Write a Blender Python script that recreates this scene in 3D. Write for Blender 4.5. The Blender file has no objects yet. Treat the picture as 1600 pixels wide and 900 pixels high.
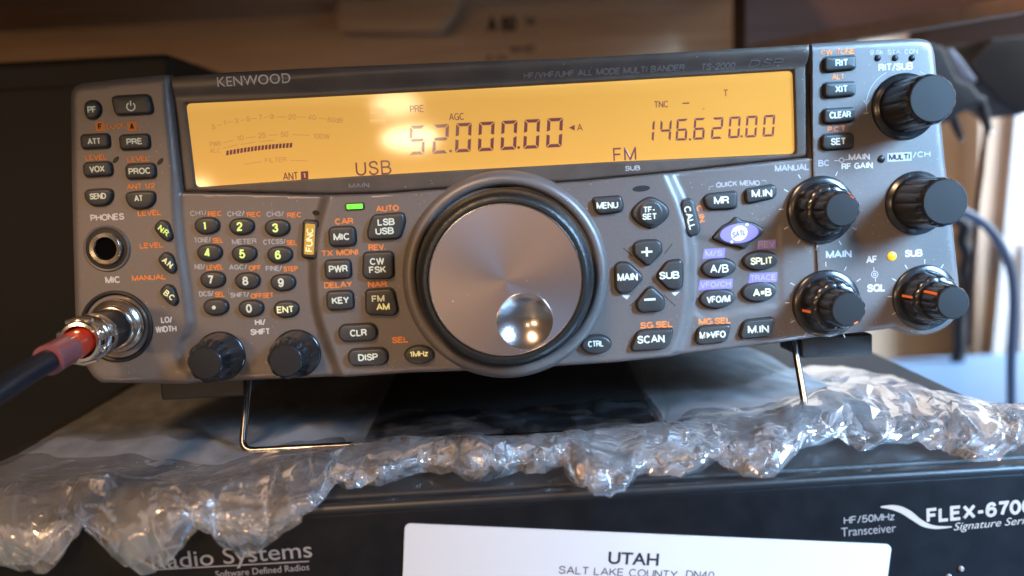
import bpy, math, random
import numpy as np
from mathutils import Matrix, Vector, noise
from mathutils.geometry import delaunay_2d_cdt

S = bpy.context.scene
C = S.collection
random.seed(7)
rng = np.random.default_rng(7)
MM = 0.001

# ------------------------------------------------------------------ camera
F_PX, CX, CY = 1250.0, 800.0, 450.0            # focal length and centre in photo pixels (1600 wide)
def _solve(vp, slope):
    y = np.array([(vp[0]-CX)/F_PX, (vp[1]-CY)/F_PX, 1.0]); y /= np.linalg.norm(y)
    a = -(y[0]+slope*y[1])/y[2]
    x = np.array([1, slope, a]); x /= np.linalg.norm(x)
    return np.stack([x, y, np.cross(x, y)], 1)  # world axes seen in camera axes (right, down, forward)
RC = _solve((790, 270), -0.052)
def ray0(px, py):
    return RC.T @ np.array([(px-CX)/F_PX, (py-CY)/F_PX, 1.0])
PANEL_DIST = 250.0
_p0 = ray0(790, 330)*PANEL_DIST
CAM = np.array([0.0, -_p0[1], 85.0])            # mm; z = 0 is the top of the lower radio, y = 0 the front panel
cam = bpy.data.cameras.new('camera'); camo = bpy.data.objects.new('camera', cam); C.objects.link(camo)
cam.sensor_width = 36.0; cam.lens = 36.0*F_PX/1600.0
cam.clip_start = 0.01; cam.clip_end = 50
cam.dof.use_dof = True; cam.dof.focus_distance = 0.243; cam.dof.aperture_fstop = 6.5
m = Matrix.Identity(4)
for i in range(3):
    m[i][0] = RC[0, i]; m[i][1] = -RC[1, i]; m[i][2] = -RC[2, i]; m[i][3] = CAM[i]*MM
camo.matrix_world = m
S.camera = camo

# ------------------------------------------------------------------ world, lamps, exposure
S.view_settings.view_transform = 'Standard'; S.view_settings.look = 'None'
S.view_settings.exposure = 0.18; S.view_settings.gamma = 1.0
W = bpy.data.worlds.new('World'); S.world = W; W.use_nodes = True
W.node_tree.nodes['Background'].inputs[0].default_value = (1.0, 0.68, 0.46, 1)
W.node_tree.nodes['Background'].inputs[1].default_value = 0.115
def lamp(name, kind, loc, target, power, color, size=0.1, size_y=None, spread=None):
    l = bpy.data.lights.new(name, kind); l.energy = power; l.color = color
    if kind == 'AREA':
        l.size = size
        if size_y: l.shape = 'RECTANGLE'; l.size_y = size_y
        if spread: l.spread = math.radians(spread)
    else:
        l.shadow_soft_size = size
    o = bpy.data.objects.new(name, l); C.objects.link(o); o.location = loc
    d = Vector(target)-Vector(loc)
    o.rotation_euler = d.to_track_quat('-Z', 'Y').to_euler()
    return o
WARM = (1.0, 0.62, 0.33); COOL = (0.33, 0.62, 1.0)
lamp('ceiling_lamp', 'AREA', (-0.50, -1.20, 1.20), (0, 0, 0.05), 21, WARM, 0.24, 0.2)
lamp('window_light', 'AREA', (0.62, -0.40, 0.36), (0.22, 0.0, 0.065), 2.3, COOL, 0.24, 0.36, spread=32)
lamp('added_glint_fill', 'AREA', (1.25, -0.55, 0.60), (0, 0, 0.05), 0.8, COOL, 0.24, 0.34)  # weak cool fill, added so the crumpled film picks up blue glints
lamp('added_wall_fill', 'AREA', (1.3, 0.32, 0.50), (0.66, 0.66, 0.0), 18, (.75, .88, 1.0), 0.5, 0.9, spread=80)  # unseen fill added to brighten only the far wall and desk
lamp('added_warm_fill', 'AREA', (-0.9, -1.75, 0.235), (0, 0.3, 0.16), 4.5, WARM, 0.3, 0.12)  # low warm fill, added to reach the wood under the shelf
def mirror_spot(px, py, dist, tilt_deg=3.0):
    """where a lamp must hang for its reflection in the upright display glass to be seen at this photo pixel."""
    t = math.radians(tilt_deg); n = np.array([0, -math.cos(t), math.sin(t)])
    d = ray0(px, py); d /= np.linalg.norm(d); p0 = CAM+_p0; hit = CAM+d*(((p0-CAM)@n)/(d@n)); r = d-2*(d@n)*n
    return tuple((hit+r*dist)*MM)
for px, py, pw, sx_ in ((618, 163, .27, .10), (641, 216, .60, .12)):
    l_ = lamp('ceiling_bulb', 'AREA', mirror_spot(px, py, 1500), (0, 0, 0.09), pw, (1.0, 0.72, 0.44), sx_, .05); l_.data.shape = 'ELLIPSE'

# ------------------------------------------------------------------ helpers
class Frame:
    """A plane frame (origin, u right, v up, w outward) in world mm; proj() finds where a photo pixel meets it."""
    def __init__(s, o, u, v):
        s.o = np.array(o, float); s.u = np.array(u, float)/np.linalg.norm(u); s.v = np.array(v, float)/np.linalg.norm(v)
        s.n = np.cross(s.u, s.v)
    def proj(s, px, py, w=0.0):
        d = ray0(px, py); p0 = s.o+s.n*w-CAM
        p = d*((p0@s.n)/(d@s.n))+CAM-s.o
        return np.array([p@s.u, p@s.v])
    def k(s, px, py, w=0.0):
        a = s.proj(px-.5, py, w); b = s.proj(px+.5, py, w); return np.linalg.norm(b-a)
    def matrix(s):
        M = Matrix.Identity(4)
        for i in range(3):
            M[i][0] = s.u[i]; M[i][1] = s.v[i]; M[i][2] = s.n[i]; M[i][3] = s.o[i]*MM
        return M
def at_y(px, py, y):
    d = ray0(px, py); return CAM+d*((y-CAM[1])/d[1])
def at_z(px, py, z):
    d = ray0(px, py); return CAM+d*((z-CAM[2])/d[2])

def mk(name, V, F, mats, parent=None, smooth=True, midx=None, sharp=None):
    me = bpy.data.meshes.new(name)
    V = np.asarray(V, float)*MM
    me.from_pydata([tuple(p) for p in V], [], [tuple(int(i) for i in f) for f in F])
    for mm_ in (mats if isinstance(mats, (list, tuple)) else [mats]): me.materials.append(mm_)
    if midx is not None: me.polygons.foreach_set('material_index', list(midx))
    if smooth: me.polygons.foreach_set('use_smooth', [True]*len(me.polygons))
    if smooth and sharp: me.set_sharp_from_angle(angle=math.radians(sharp))
    me.update()
    o = bpy.data.objects.new(name, me); C.objects.link(o)
    if parent is not None: o.parent = parent
    return o
class MB:
    def __init__(s): s.V = []; s.F = []; s.M = []
    def add(s, V, F, mi=0):
        b = len(s.V); s.V += [tuple(v) for v in V]; s.F += [tuple(i+b for i in f) for f in F]; s.M += [mi]*len(F)
    def box(s, x0, x1, y0, y1, z0, z1, mi=0, bev=0.0):
        if bev <= 0:
            V = [(x, y, z) for z in (z0, z1) for y in (y0, y1) for x in (x0, x1)]
            s.add(V, [(0, 2, 3, 1), (4, 5, 7, 6), (0, 1, 5, 4), (2, 6, 7, 3), (0, 4, 6, 2), (1, 3, 7, 5)], mi); return
        import bmesh
        bm = bmesh.new(); bmesh.ops.create_cube(bm, size=1)
        for v in bm.verts:
            v.co.x = (x0+x1)/2+v.co.x*(x1-x0); v.co.y = (y0+y1)/2+v.co.y*(y1-y0); v.co.z = (z0+z1)/2+v.co.z*(z1-z0)
        bmesh.ops.bevel(bm, geom=bm.edges[:], offset=bev, segments=3, profile=.5, affect='EDGES')
        bm.verts.index_update()
        s.add([tuple(v.co) for v in bm.verts], [tuple(v.index for v in f.verts) for f in bm.faces], mi); bm.free()
    def tube(s, pts, rad, n=12, mi=0, closed_ends=True, flat=None):
        pts = [np.array(p, float) for p in pts]; N = len(pts)
        rad = rad if hasattr(rad, '__len__') else [rad]*N
        t0 = pts[1]-pts[0]; t0 /= np.linalg.norm(t0)
        a = np.array([0, 0, 1.0]) if abs(t0[2]) < .9 else np.array([1.0, 0, 0])
        nrm = np.cross(t0, a); nrm /= np.linalg.norm(nrm)
        V = []
        for i in range(N):
            t = pts[min(i+1, N-1)]-pts[max(i-1, 0)]; t /= np.linalg.norm(t)
            nrm = nrm-t*(nrm@t); nrm /= np.linalg.norm(nrm); b = np.cross(t, nrm)
            for j in range(n):
                q = 2*math.pi*j/n; V.append(pts[i]+rad[i]*(math.cos(q)*nrm+math.sin(q)*b))
        F = [(i*n+j, i*n+(j+1) % n, (i+1)*n+(j+1) % n, (i+1)*n+j) for i in range(N-1) for j in range(n)]
        if closed_ends: F += [tuple(range(n))[::-1], tuple((N-1)*n+j for j in range(n))]
        s.add(V, F, mi)
    def lathe(s, c, prof, n=48, mi=0, flute=None, axis=None, cap=True):
        """prof: (radius, height) pairs; axis None = along w at c=(u,v)."""
        V = []
        if axis is None:
            o = np.array([c[0], c[1], 0.0]); A = np.array([0, 0, 1.0]); e1 = np.array([1.0, 0, 0]); e2 = np.array([0, 1.0, 0])
        else:
            o = np.array(c, float); A = np.array(axis, float); A /= np.linalg.norm(A)
            h = np.array([0, 1.0, 0]) if abs(A[1]) < .9 else np.array([1.0, 0, 0])
            e1 = np.cross(h, A); e1 /= np.linalg.norm(e1); e2 = np.cross(A, e1)
        for i, (r, w) in enumerate(prof):
            for j in range(n):
                q = 2*math.pi*j/n; rr = r
                if flute: rr = r*flute(i, q)
                V.append(o+A*w+e1*rr*math.cos(q)+e2*rr*math.sin(q))
        N = len(prof)
        F = [(i*n+j, i*n+(j+1) % n, (i+1)*n+(j+1) % n, (i+1)*n+j) for i in range(N-1) for j in range(n)]
        if cap: F.append(tuple((N-1)*n+j for j in range(n)))
        s.add(V, F, mi)
    def build(s, name, mats, parent=None, smooth=True, sharp=35):
        return mk(name, s.V, s.F, mats, parent, smooth, s.M, sharp)

def catmull(P, n=8, closed=False):
    P = [np.array(p, float) for p in P]; out = []; N = len(P)
    rngi = range(N) if closed else range(N-1)
    for i in rngi:
        if closed: p0, p1, p2, p3 = P[i-1], P[i], P[(i+1) % N], P[(i+2) % N]
        else: p0, p1, p2, p3 = P[max(i-1, 0)], P[i], P[i+1], P[min(i+2, N-1)]
        for k in range(n):
            t = k/n
            out.append(.5*((2*p1)+(-p0+p2)*t+(2*p0-5*p1+4*p2-p3)*t*t+(-p0+3*p1-3*p2+p3)*t**3))
    if not closed: out.append(P[-1])
    return out
def smooth(x): x = np.clip(x, 0, 1); return x*x*(3-2*x)
def sdf(P, poly):
    """signed distance (positive inside) from points P (N,2) to polygon."""
    P = np.atleast_2d(P); A = np.asarray(poly, float); B = np.roll(A, -1, 0)
    d = np.full(len(P), 1e9); inside = np.zeros(len(P), bool)
    for a, b in zip(A, B):
        e = b-a; w = P-a; t = np.clip((w@e)/(e@e+1e-12), 0, 1)
        d = np.minimum(d, np.hypot(*(w-t[:, None]*e).T))
        c = (a[1] > P[:, 1]) != (b[1] > P[:, 1])
        with np.errstate(divide='ignore', invalid='ignore'):
            xi = (b[0]-a[0])*(P[:, 1]-a[1])/(b[1]-a[1])+a[0]
        inside ^= c & (P[:, 0] < xi)
    return np.where(inside, d, -d)

def root(name, label, cat, M=None, loc=None, group=None):
    o = bpy.data.objects.new(name, None); C.objects.link(o); o.empty_display_size = .02
    o['label'] = label; o['category'] = cat
    if group: o['group'] = group
    if M is not None: o.matrix_world = M
    if loc is not None: o.location = Vector(loc)*MM
    return o
def tag(o, label, cat, group=None):
    o['label'] = label; o['category'] = cat
    if group: o['group'] = group
    return o

# ------------------------------------------------------------------ materials
def mat(name, base=(.5, .5, .5), rough=.5, metal=0.0, spec=.5, bump=None, var=None, coat=0, emit=None, estr=0, aniso=0, sheen=0):
    m = bpy.data.materials.new(name); m.use_nodes = True; nt = m.node_tree; b = nt.nodes['Principled BSDF']
    b.inputs['Base Color'].default_value = (*base, 1); b.inputs['Roughness'].default_value = rough
    b.inputs['Metallic'].default_value = metal; b.inputs['Specular IOR Level'].default_value = spec
    b.inputs['Coat Weight'].default_value = coat; b.inputs['Coat Roughness'].default_value = .08
    if emit: b.inputs['Emission Color'].default_value = (*emit, 1); b.inputs['Emission Strength'].default_value = estr
    tc = nt.nodes.new('ShaderNodeTexCoord')
    def noise_n(scale, detail=3, rough_=.6):
        n = nt.nodes.new('ShaderNodeTexNoise'); n.inputs['Scale'].default_value = scale; n.inputs['Detail'].default_value = detail
        n.inputs['Roughness'].default_value = rough_
        nt.links.new(tc.outputs['Object'], n.inputs['Vector']); return n
    if bump:
        n = noise_n(bump[0]); bp = nt.nodes.new('ShaderNodeBump'); bp.inputs['Strength'].default_value = bump[1]
        bp.inputs['Distance'].default_value = bump[2]
        nt.links.new(n.outputs['Fac'], bp.inputs['Height']); nt.links.new(bp.outputs[0], b.inputs['Normal'])
    if var:   # (scale, low multiplier, high multiplier, roughness spread)
        n = noise_n(var[0], 5); r = nt.nodes.new('ShaderNodeValToRGB')
        r.color_ramp.elements[0].position = .35; r.color_ramp.elements[1].position = .68
        r.color_ramp.elements[0].color = (*[c*var[1] for c in base], 1); r.color_ramp.elements[1].color = (*[min(1, c*var[2]) for c in base], 1)
        nt.links.new(n.outputs['Fac'], r.inputs[0]); nt.links.new(r.outputs[0], b.inputs['Base Color'])
        if len(var) > 3:
            mr = nt.nodes.new('ShaderNodeMapRange'); mr.inputs['To Min'].default_value = rough-var[3]; mr.inputs['To Max'].default_value = rough+var[3]
            nt.links.new(n.outputs['Fac'], mr.inputs['Value']); nt.links.new(mr.outputs[0], b.inputs['Roughness'])
    return m
def add_dust(m, base, density=.06, scale=900, col=(.55, .5, .45)):
    """fine settled dust: sparse pale specks in the paint."""
    nt = m.node_tree; b = nt.nodes['Principled BSDF']
    tc = nt.nodes.new('ShaderNodeTexCoord'); v = nt.nodes.new('ShaderNodeTexVoronoi'); v.inputs['Scale'].default_value = scale
    nt.links.new(tc.outputs['Object'], v.inputs['Vector'])
    r = nt.nodes.new('ShaderNodeValToRGB'); r.color_ramp.elements[0].position = density; r.color_ramp.elements[1].position = density*1.6
    r.color_ramp.elements[0].color = (1, 1, 1, 1); r.color_ramp.elements[1].color = (0, 0, 0, 1)
    nt.links.new(v.outputs['Distance'], r.inputs[0])
    n2 = nt.nodes.new('ShaderNodeTexNoise'); n2.inputs['Scale'].default_value = 60; nt.links.new(tc.outputs['Object'], n2.inputs['Vector'])
    r2 = nt.nodes.new('ShaderNodeValToRGB'); r2.color_ramp.elements[0].position = .52; r2.color_ramp.elements[1].position = .62
    nt.links.new(n2.outputs['Fac'], r2.inputs[0])
    mu = nt.nodes.new('ShaderNodeMath'); mu.operation = 'MULTIPLY'
    nt.links.new(r.outputs[0], mu.inputs[0]); nt.links.new(r2.outputs[0], mu.inputs[1])
    mx = nt.nodes.new('ShaderNodeMix'); mx.data_type = 'RGBA'
    src = b.inputs['Base Color'].links[0].from_socket if b.inputs['Base Color'].links else None
    nt.links.new(mu.outputs[0], mx.inputs['Factor'])
    if src: nt.links.new(src, mx.inputs[6])
    else: mx.inputs[6].default_value = (*base, 1)
    mx.inputs[7].default_value = (*col, 1)
    nt.links.new(mx.outputs[2], b.inputs['Base Color'])
PAINT = (.148, .129, .120)
M = {}
M['panel'] = mat('panel_paint', PAINT, .40, .35, .5, bump=(2600, .12, .0003), var=(1300, .95, 1.05, .04))
add_dust(M['panel'], PAINT, .075, 800)
M['seam'] = mat('seam_black', (.008, .008, .008), .7)
M['bezel'] = mat('bezel_plastic', (.078, .058, .046), .36, 0, .45, bump=(1500, .1, .0003), var=(90, .85, 1.2, .08))
add_dust(M['bezel'], (.078, .058, .046), .05, 500)
M['case'] = mat('case_black', (.012, .011, .011), .55, bump=(1400, .3, .0004))
M['key'] = mat('key_rubber', (.040, .039, .039), .42, 0, .5, bump=(1800, .12, .0003))
add_dust(M['key'], (.03, .03, .03), .05, 900, (.25, .24, .22))
M['knob'] = mat('knob_plastic', (.012, .012, .013), .23, 0, .6, var=(300, .8, 1.3, .05))
M['cap'] = mat('knob_cap_matte', (.016, .016, .0165), .55, 0, .25, bump=(2500, .1, .0002))
M['rubber'] = mat('rubber_black', (.010, .010, .010), .36, bump=(900, .35, .0005))
M['void'] = mat('hole_shade', (.0015, .0015, .0015), .9, 0, .05)  # near black: a deep hole's shade put into the colour
M['groove'] = mat('groove_black', (.006, .006, .006), .5)
M['white'] = mat('print_white', (.56, .54, .51), .6)
M['dimwhite'] = mat('print_grey', (.34, .33, .32), .6)
M['faint'] = mat('print_faint', (.17, .16, .155), .5)
M['orange'] = mat('print_orange', (.72, .20, .03), .6)
M['purple'] = mat('print_purple', (.22, .17, .55), .55)
M['keytext'] = mat('key_legend', (.58, .61, .50), .5, emit=(.75, .85, .55), estr=.06)
M['keylime'] = mat('key_legend_lime', (.62, .78, .22), .5, emit=(.62, .9, .15), estr=.30)
M['keyyel'] = mat('key_legend_yellow', (.75, .76, .42), .5, emit=(.8, .8, .3), estr=.12)
M['amberkey'] = mat('amber_key', (.50, .27, .035), .4, emit=(.9, .5, .05), estr=.12)
M['chrome'] = mat('chrome', (.74, .72, .70), .14, 1.0, var=(500, .85, 1.1, .05))
M['nickel'] = mat('satin_nickel', (.70, .60, .50), .22, 1.0, var=(400, .85, 1.1, .06))
M['steel'] = mat('bail_wire', (.20, .19, .19), .2, 1.0, var=(250, .6, 1.1, .08))
M['red'] = mat('red_sleeve', (.70, .045, .015), .30, 0, .5, coat=.4, var=(300, .75, 1.1))
M['clear'] = mat('clear_sleeve', (.30, .10, .11), .22, 0, .5, coat=.5)
M['cable'] = mat('cable_jacket', (.012, .016, .026), .42, bump=(500, .1, .0004))
M['pointer'] = mat('pointer_orange', (.85, .16, .03), .5, emit=(1, .18, .03), estr=.15)
M['green'] = mat('green_light', (.10, .7, .05), .3, emit=(.16, 1.0, .04), estr=.75)
M['amberled'] = mat('amber_light', (.8, .35, .02), .3, emit=(1.0, .42, .02), estr=.8)
M['lcdseg'] = mat('lcd_segment', (.085, .028, .035), .12, 0, .5, emit=(.17, .040, .034), estr=.6)
M['lcdthin'] = mat('lcd_thin_print', (.30, .11, .05), .12, 0, .5, emit=(.58, .25, .05), estr=.6)
M['lcdghost'] = mat('lcd_ghost', (.5, .27, .09), .12, 0, .5, emit=(.62, .31, .06), estr=.75)
M['flex'] = mat('black_anodised', (.006, .0065, .008), .40, .0, .2, bump=(1800, .12, .0003), var=(150, .8, 1.3, .06))
M['glintblack'] = mat('glint_rod_black', (.014, .014, .015), .42, .0, .5)  # for the rod added along the edge to catch a highlight
M['flextop'] = mat('black_top_cover', (.018, .017, .017), .5, .0, .3, bump=(2200, .25, .0004))
M['flexprint'] = mat('grey_front_print', (.30, .28, .27), .5)
M['flexbold'] = mat('bright_front_print', (.46, .39, .33), .45)
M['card'] = mat('card_paper', (.66, .64, .625), .34, 0, .5, coat=.35, var=(14, .97, 1.02))
M['ink'] = mat('black_ink', (.02, .02, .03), .5)
M['boxblack'] = mat('equipment_black', (.010, .009, .009), .6, bump=(600, .2, .0005))
# wood
def wood(name, c1, c2, rough=.55):
    m = bpy.data.materials.new(name); m.use_nodes = True; nt = m.node_tree; b = nt.nodes['Principled BSDF']
    tc = nt.nodes.new('ShaderNodeTexCoord'); mp = nt.nodes.new('ShaderNodeMapping'); mp.inputs['Scale'].default_value = (2, 30, 30)
    nt.links.new(tc.outputs['Object'], mp.inputs[0])
    n = nt.nodes.new('ShaderNodeTexNoise'); n.inputs['Scale'].default_value = 3; n.inputs['Detail'].default_value = 6; n.inputs['Distortion'].default_value = .6
    nt.links.new(mp.outputs[0], n.inputs['Vector'])
    r = nt.nodes.new('ShaderNodeValToRGB'); r.color_ramp.elements[0].color = (*c1, 1); r.color_ramp.elements[1].color = (*c2, 1)
    r.color_ramp.elements[0].position = .3; r.color_ramp.elements[1].position = .7
    nt.links.new(n.outputs['Fac'], r.inputs[0]); nt.links.new(r.outputs[0], b.inputs['Base Color']); b.inputs['Roughness'].default_value = rough
    return m
M['wood'] = wood('pine_wood', (.46, .28, .15), (.62, .40, .23))
M['wooddark'] = wood('stained_wood', (.052, .017, .007), (.075, .027, .012), .8)
M['woodmid'] = wood('edge_wood', (.26, .155, .10), (.36, .22, .145))
M['stamp'] = mat('stamp_ink', (.025, .018, .012), .7)
M['wall'] = mat('wall_paint', (.58, .50, .41), .7, var=(4, .94, 1.04))
M['trim'] = mat('white_trim', (.50, .54, .60), .5)
M['door'] = mat('tan_door', (.50, .40, .32), .6, var=(5, .95, 1.05))
M['desk'] = mat('pale_desk', (.13, .24, .42), .45, var=(6, .95, 1.05))
M['hinge'] = mat('grey_hinge', (.16, .22, .34), .35)
M['foam'] = mat('black_cushion', (.010, .012, .016), .65, bump=(300, .3, .001))
M['greyjacket'] = mat('grey_cable_jacket', (.10, .135, .20), .4)
M['paper'] = mat('pale_paper', (.72, .74, .68), .6)

# amber display: lit from behind, glossy in front; a little brighter where its lamps sit along the edges
def lcd_material():
    m = bpy.data.materials.new('amber_display'); m.use_nodes = True; nt = m.node_tree; b = nt.nodes['Principled BSDF']
    b.inputs['Base Color'].default_value = (.25, .11, .02, 1); b.inputs['Roughness'].default_value = .06
    b.inputs['Specular IOR Level'].default_value = .5
    tc = nt.nodes.new('ShaderNodeTexCoord'); sx = nt.nodes.new('ShaderNodeSeparateXYZ'); nt.links.new(tc.outputs['Generated'], sx.inputs[0])
    r = nt.nodes.new('ShaderNodeValToRGB'); e = r.color_ramp
    e.elements[0].position = 0; e.elements[0].color = (.88, .475, .115, 1)
    e.elements[1].position = 1; e.elements[1].color = (1.0, .60, .16, 1)
    k = e.elements.new(.12); k.color = (.81, .425, .092, 1); k = e.elements.new(.84); k.color = (.79, .41, .085, 1)
    k = e.elements.new(.95); k.color = (.86, .475, .11, 1)
    n = nt.nodes.new('ShaderNodeTexNoise'); n.inputs['Scale'].default_value = 14; nt.links.new(tc.outputs['Object'], n.inputs['Vector'])
    ad = nt.nodes.new('ShaderNodeMath'); ad.operation = 'MULTIPLY_ADD'; ad.inputs[1].default_value = .34; ad.inputs[2].default_value = -.17
    nt.links.new(n.outputs['Fac'], ad.inputs[0]); a2 = nt.nodes.new('ShaderNodeMath'); nt.links.new(ad.outputs[0], a2.inputs[0]); nt.links.new(sx.outputs['Y'], a2.inputs[1])
    nt.links.new(a2.outputs[0], r.inputs[0]); nt.links.new(r.outputs[0], b.inputs['Emission Color']); b.inputs['Emission Strength'].default_value = .70
    return m
M['lcd'] = lcd_material()
# turned aluminium face of the tuning dial: circular brushing
def dial_metal():
    m = bpy.data.materials.new('turned_aluminium'); m.use_nodes = True; nt = m.node_tree; b = nt.nodes['Principled BSDF']
    b.inputs['Base Color'].default_value = (.41, .355, .375, 1); b.inputs['Metallic'].default_value = 1; b.inputs['Roughness'].default_value = .37
    b.inputs['Anisotropic'].default_value = .45
    t = nt.nodes.new('ShaderNodeTangent'); t.direction_type = 'RADIAL'; t.axis = 'Z'; nt.links.new(t.outputs[0], b.inputs['Tangent'])
    tc = nt.nodes.new('ShaderNodeTexCoord'); n = nt.nodes.new('ShaderNodeTexNoise'); n.inputs['Scale'].default_value = 3500
    nt.links.new(tc.outputs['Object'], n.inputs['Vector']); bp = nt.nodes.new('ShaderNodeBump'); bp.inputs['Strength'].default_value = .06; bp.inputs['Distance'].default_value = .0003
    nt.links.new(n.outputs['Fac'], bp.inputs['Height']); nt.links.new(bp.outputs[0], b.inputs['Normal'])
    return m
M['dial'] = dial_metal()
M['dimple'] = mat('polished_dimple', (.56, .51, .50), .21, 1.0, bump=(900, .05, .0003))
add_dust(M['dial'], (.41, .355, .375), .07, 420, (.85, .82, .8))
# clear film
def film(name, haze, gloss_r=.10, tint=(.95, .955, .97), fres=.75, edge=.35):
    m = bpy.data.materials.new(name); m.use_nodes = True; nt = m.node_tree; nt.nodes.clear()
    out = nt.nodes.new('ShaderNodeOutputMaterial'); tr = nt.nodes.new('ShaderNodeBsdfTransparent'); tr.inputs[0].default_value = (*tint, 1)
    gl = nt.nodes.new('ShaderNodeBsdfGlossy'); gl.inputs['Roughness'].default_value = gloss_r; gl.inputs[0].default_value = (1, 1, 1, 1)
    df = nt.nodes.new('ShaderNodeBsdfDiffuse'); df.inputs[0].default_value = (.72, .71, .72, 1)
    tl = nt.nodes.new('ShaderNodeBsdfTranslucent'); tl.inputs[0].default_value = (.72, .71, .72, 1)
    h = nt.nodes.new('ShaderNodeMixShader'); h.inputs[0].default_value = .45; nt.links.new(df.outputs[0], h.inputs[1]); nt.links.new(tl.outputs[0], h.inputs[2])
    tc = nt.nodes.new('ShaderNodeTexCoord'); n = nt.nodes.new('ShaderNodeTexNoise'); n.inputs['Scale'].default_value = 60; n.inputs['Detail'].default_value = 4; n.inputs['Distortion'].default_value = 1.2
    nt.links.new(tc.outputs['Object'], n.inputs['Vector'])
    mr = nt.nodes.new('ShaderNodeMapRange'); mr.inputs['From Min'].default_value = .35; mr.inputs['From Max'].default_value = .7
    mr.inputs['To Min'].default_value = haze*.6; mr.inputs['To Max'].default_value = haze*1.4
    nt.links.new(n.outputs['Fac'], mr.inputs['Value'])
    lw = nt.nodes.new('ShaderNodeLayerWeight'); lw.inputs['Blend'].default_value = .35
    ad = nt.nodes.new('ShaderNodeMath'); ad.operation = 'MULTIPLY_ADD'; ad.inputs[1].default_value = edge
    nt.links.new(lw.outputs['Facing'], ad.inputs[0]); nt.links.new(mr.outputs[0], ad.inputs[2]); ad.use_clamp = True
    at = nt.nodes.new('ShaderNodeAttribute'); at.attribute_name = 'crease'
    cr = nt.nodes.new('ShaderNodeMath'); cr.operation = 'MULTIPLY_ADD'; cr.inputs[1].default_value = .55; cr.use_clamp = True
    nt.links.new(at.outputs['Fac'], cr.inputs[0]); nt.links.new(ad.outputs[0], cr.inputs[2])
    m1 = nt.nodes.new('ShaderNodeMixShader'); nt.links.new(cr.outputs[0], m1.inputs[0]); nt.links.new(tr.outputs[0], m1.inputs[1]); nt.links.new(h.outputs[0], m1.inputs[2])
    fr = nt.nodes.new('ShaderNodeFresnel'); fr.inputs[0].default_value = 1.55
    fa = nt.nodes.new('ShaderNodeMath'); fa.operation = 'MULTIPLY_ADD'; fa.inputs[1].default_value = fres; fa.inputs[2].default_value = .012; fa.use_clamp = True
    nt.links.new(fr.outputs[0], fa.inputs[0])
    m2 = nt.nodes.new('ShaderNodeMixShader'); nt.links.new(fa.outputs[0], m2.inputs[0]); nt.links.new(m1.outputs[0], m2.inputs[1]); nt.links.new(gl.outputs[0], m2.inputs[2])
    n3 = nt.nodes.new('ShaderNodeTexNoise'); n3.inputs['Scale'].default_value = 170; n3.inputs['Detail'].default_value = 2; n3.inputs['Distortion'].default_value = 1.5; nt.links.new(tc.outputs['Object'], n3.inputs['Vector'])
    n4 = nt.nodes.new('ShaderNodeTexNoise'); n4.inputs['Scale'].default_value = 48; n4.inputs['Detail'].default_value = 1; nt.links.new(tc.outputs['Object'], n4.inputs['Vector'])
    m4 = nt.nodes.new('ShaderNodeMapRange'); m4.inputs['From Min'].default_value = .54; m4.inputs['From Max'].default_value = .70; m4.inputs['To Min'].default_value = .04; nt.links.new(n4.outputs['Fac'], m4.inputs['Value'])
    mm4 = nt.nodes.new('ShaderNodeMath'); mm4.operation = 'MULTIPLY'; nt.links.new(n3.outputs['Fac'], mm4.inputs[0]); nt.links.new(m4.outputs[0], mm4.inputs[1])
    bp = nt.nodes.new('ShaderNodeBump'); bp.inputs['Strength'].default_value = .9; bp.inputs['Distance'].default_value = .0022; nt.links.new(mm4.outputs[0], bp.inputs['Height'])
    nt.links.new(bp.outputs[0], gl.inputs['Normal'])
    nt.links.new(m2.outputs[0], out.inputs[0]); return m
M['film'] = film('clear_film', .22, .12, fres=.55, edge=.05)
M['filmedge'] = film('film_sealed_edge', .60, .25, fres=.4, edge=0)
M['filmflat'] = film('clear_film_flat', .20, .42, fres=.30, edge=.0)

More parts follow.
